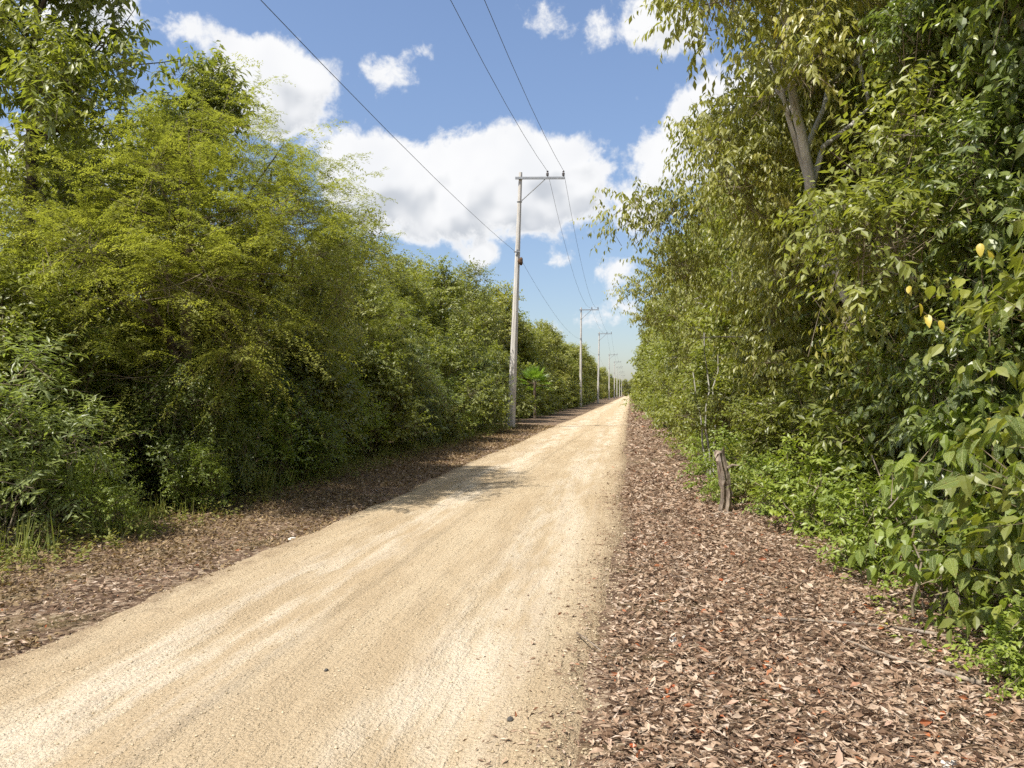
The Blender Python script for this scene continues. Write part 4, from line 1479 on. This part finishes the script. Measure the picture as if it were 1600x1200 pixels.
m = MB()
n = 19000
y = 2.6 + 22 * rng.random(n) ** 1.9
uu = rng.random(n)
tr = np.exp(-((uu - .32) / .09) ** 2) + np.exp(-((uu - .77) / .08) ** 2)
kp = rng.random(n) > tr * .72
y, uu = y[kp], uu[kp]
l, r_ = road_edge_l(y), road_edge_r(y)
x = l + (r_ - l) * uu
s = .0026 + .0068 * rng.random(len(x)) ** 6 + .0004 * y
stones(m, np.column_stack([x, y, road_zz(x, y) + s * .25]), s, rng.random(len(x)))
n = 2600
y = 2.6 + 8 * rng.random(n) ** 1.7
x = road_edge_r(y) - np.abs(rng.normal(0, .22, n))
s = .003 + .009 * rng.random(n) ** 4
stones(m, np.column_stack([x, y, np.maximum(road_zz(x, y), ground_z(x, y)) + s * .3]), s, rng.random(n))
o = link('gravel', m.mesh('gravel', M['pebble']))
tag(o, 'loose limestone grit on the road', 'gravel', None, 'stuff')


def stone(label, x, y, s, mat, group=None):
    mb = MB()
    import bmesh
    bm = bmesh.new()
    bmesh.ops.create_icosphere(bm, subdivisions=2, radius=1)
    v = np.array([q.co for q in bm.verts])
    f = np.array([[q.index for q in fa.verts] for fa in bm.faces])
    bm.free()
    v = v * (1 + rng.normal(0, .09, (len(v), 1))) * np.array([1, .72, .5]) * s
    mb.add(v, f)
    zz = float(road_zz(np.array(x), np.array(y))) if road_edge_l(np.array(y)) < x < road_edge_r(np.array(y)) else float(ground_z(np.array(x), np.array(y)))
    o = link('stone', mb.mesh('stone', M[mat]), None, (x, y, zz + s * .3))
    o.rotation_euler = (0, 0, rng.random() * 6)
    tag(o, label, 'stone', group)


stone('dark grey stone lying alone on the near road', -.545, 3.48, .020, 'stone_dark')
stone('small dark stone at the left of the near road centre', -1.60, 3.9, .015, 'stone_dark')
stone('white limestone lump on the leaf litter nearest the road edge', .26, 4.85, .034, 'stone_white')
stone('smaller white limestone chip beside the white lump on the litter', .33, 4.92, .022, 'stone_white')
stone('white stone at the bottom right corner on the litter', 1.27, 3.35, .04, 'stone_white')
stone('flat beige stone at the left verge edge of the road', -3.5, 7.6, .045, 'stone_white')


# sticks and fallen twigs
def stick(label, pts, r, mat='dead_wood', name='stick'):
    mb = MB()
    p = np.array(pts, float)
    t = np.linspace(0, 1, len(p))
    tt = np.linspace(0, 1, len(p) * 4)
    pp = np.column_stack([np.interp(tt, t, p[:, k]) for k in range(3)])
    pp[1:-1] = (pp[:-2] + pp[1:-1] * 2 + pp[2:]) / 4
    pp[:, 2] += ground_z(pp[:, 0], pp[:, 1])
    mb.tube(pp, np.linspace(r, r * .45, len(pp)), 6, rough=.05)
    o = link(name, mb.mesh(name, M[mat], True))
    tag(o, label, 'stick')


stick('long curved dry stick lying on the litter below the lime green shrub', [(1.95, 4.95, .04), (1.6, 5.1, .045), (1.2, 5.2, .04), (.85, 5.3, .03)], .013)
stick('crooked dry stick on the litter near the right picture edge', [(1.75, 4.2, .04), (1.5, 4.5, .035), (1.35, 4.65, .05), (1.25, 4.9, .03)], .015)
stick('thin dead stem leaning up out of the low bright shrub on the right', [(2.3, 6.6, 0), (2.2, 6.8, .4), (2.05, 7.0, .95)], .012)
stick('short bent stick lying at the foot of the weathered post', [(1.25, 9.9, .03), (1.05, 9.8, .04), (.9, 9.85, .03)], .014)
stick('thin pale dead stem crossing the broad leaves at the right edge', [(2.55, 4.6, .2), (2.45, 4.5, .8), (2.65, 4.6, 1.4)], .009)
stick('dry twig lying on the road beside the litter', [(-.33, 4.75, .06), (-.25, 4.6, .065), (-.17, 4.45, .06)], .006)

# the weathered post
def post():
    mb = MB()
    n, s = 16, 12
    zz = np.linspace(-.12, .80, n)
    th = np.arange(s) * 2 * np.pi / s
    v = []
    for i, z in enumerate(zz):
        base = np.interp(z, [-.1, .1, .5, .8], [.078, .066, .063, .058])
        rr = base * (1 + .16 * np.sin(3 * th + .4) + .09 * np.sin(5 * th + z * 3)) + rng.normal(0, .0065, s)
        split = np.where(np.abs(th - 4.55) < .32, .42, 1.0) if z < .40 else np.where(np.abs(th - 5.2) < .3, .6, 1.0)
        rr = rr * split
        zt = z + (0.05 * np.sin(th + 1) + .035 * rng.normal(size=s) if i == n - 1 else 0)
        v.append(np.column_stack([rr * np.cos(th) + .035 * math.sin(z * 5.5), rr * np.sin(th), np.broadcast_to(zt, s)]))
    v = np.concatenate(v)
    f = [[i * s + j, i * s + (j + 1) % s, (i + 1) * s + (j + 1) % s, (i + 1) * s + j] for i in range(n - 1) for j in range(s)]
    mb.add(v, f)
    k = np.arange(s)
    mb.add(np.concatenate([v[-s:], [[.02, 0, .79]]]), np.stack([k, (k + 1) % s, np.full(s, s)], -1))
    r = empty('wooden_post', gl(1.17, 10.05))
    tag(r, 'weathered grey wooden stump post at the hedge foot on the right', 'post')
    r.rotation_euler = (R(2), R(-2), 0)
    link('stump', mb.mesh('stump', M['dead_wood']), r)
    mb = MB()
    mb.tube([(.06, -.02, .58), (.12, -.02, .62), (.20, -.03, .61)], [.02, .014, .006], 6, rough=.06)
    link('branch_stub', mb.mesh('branch_stub', M['dead_wood']), r)


post()
r = empty('sapling', gl(1.40, 14.0))
tag(r, 'bare pale sapling with thin upright stems at the hedge front beyond the post', 'sapling')
for q, (a, b, c) in enumerate(((0, 0, 2.6), (.14, -.1, 2.2), (-.12, .05, 1.9))):
    mb = MB()
    mb.tube(limb_path((a * .3, b * .3, -.05), (a * 1.6 - .1, b, c), 9, .03, 0), np.linspace(.022, .010, 9), 6, rough=.05)
    link('stem', mb.mesh('stem', M['bark_pale'], True), r)
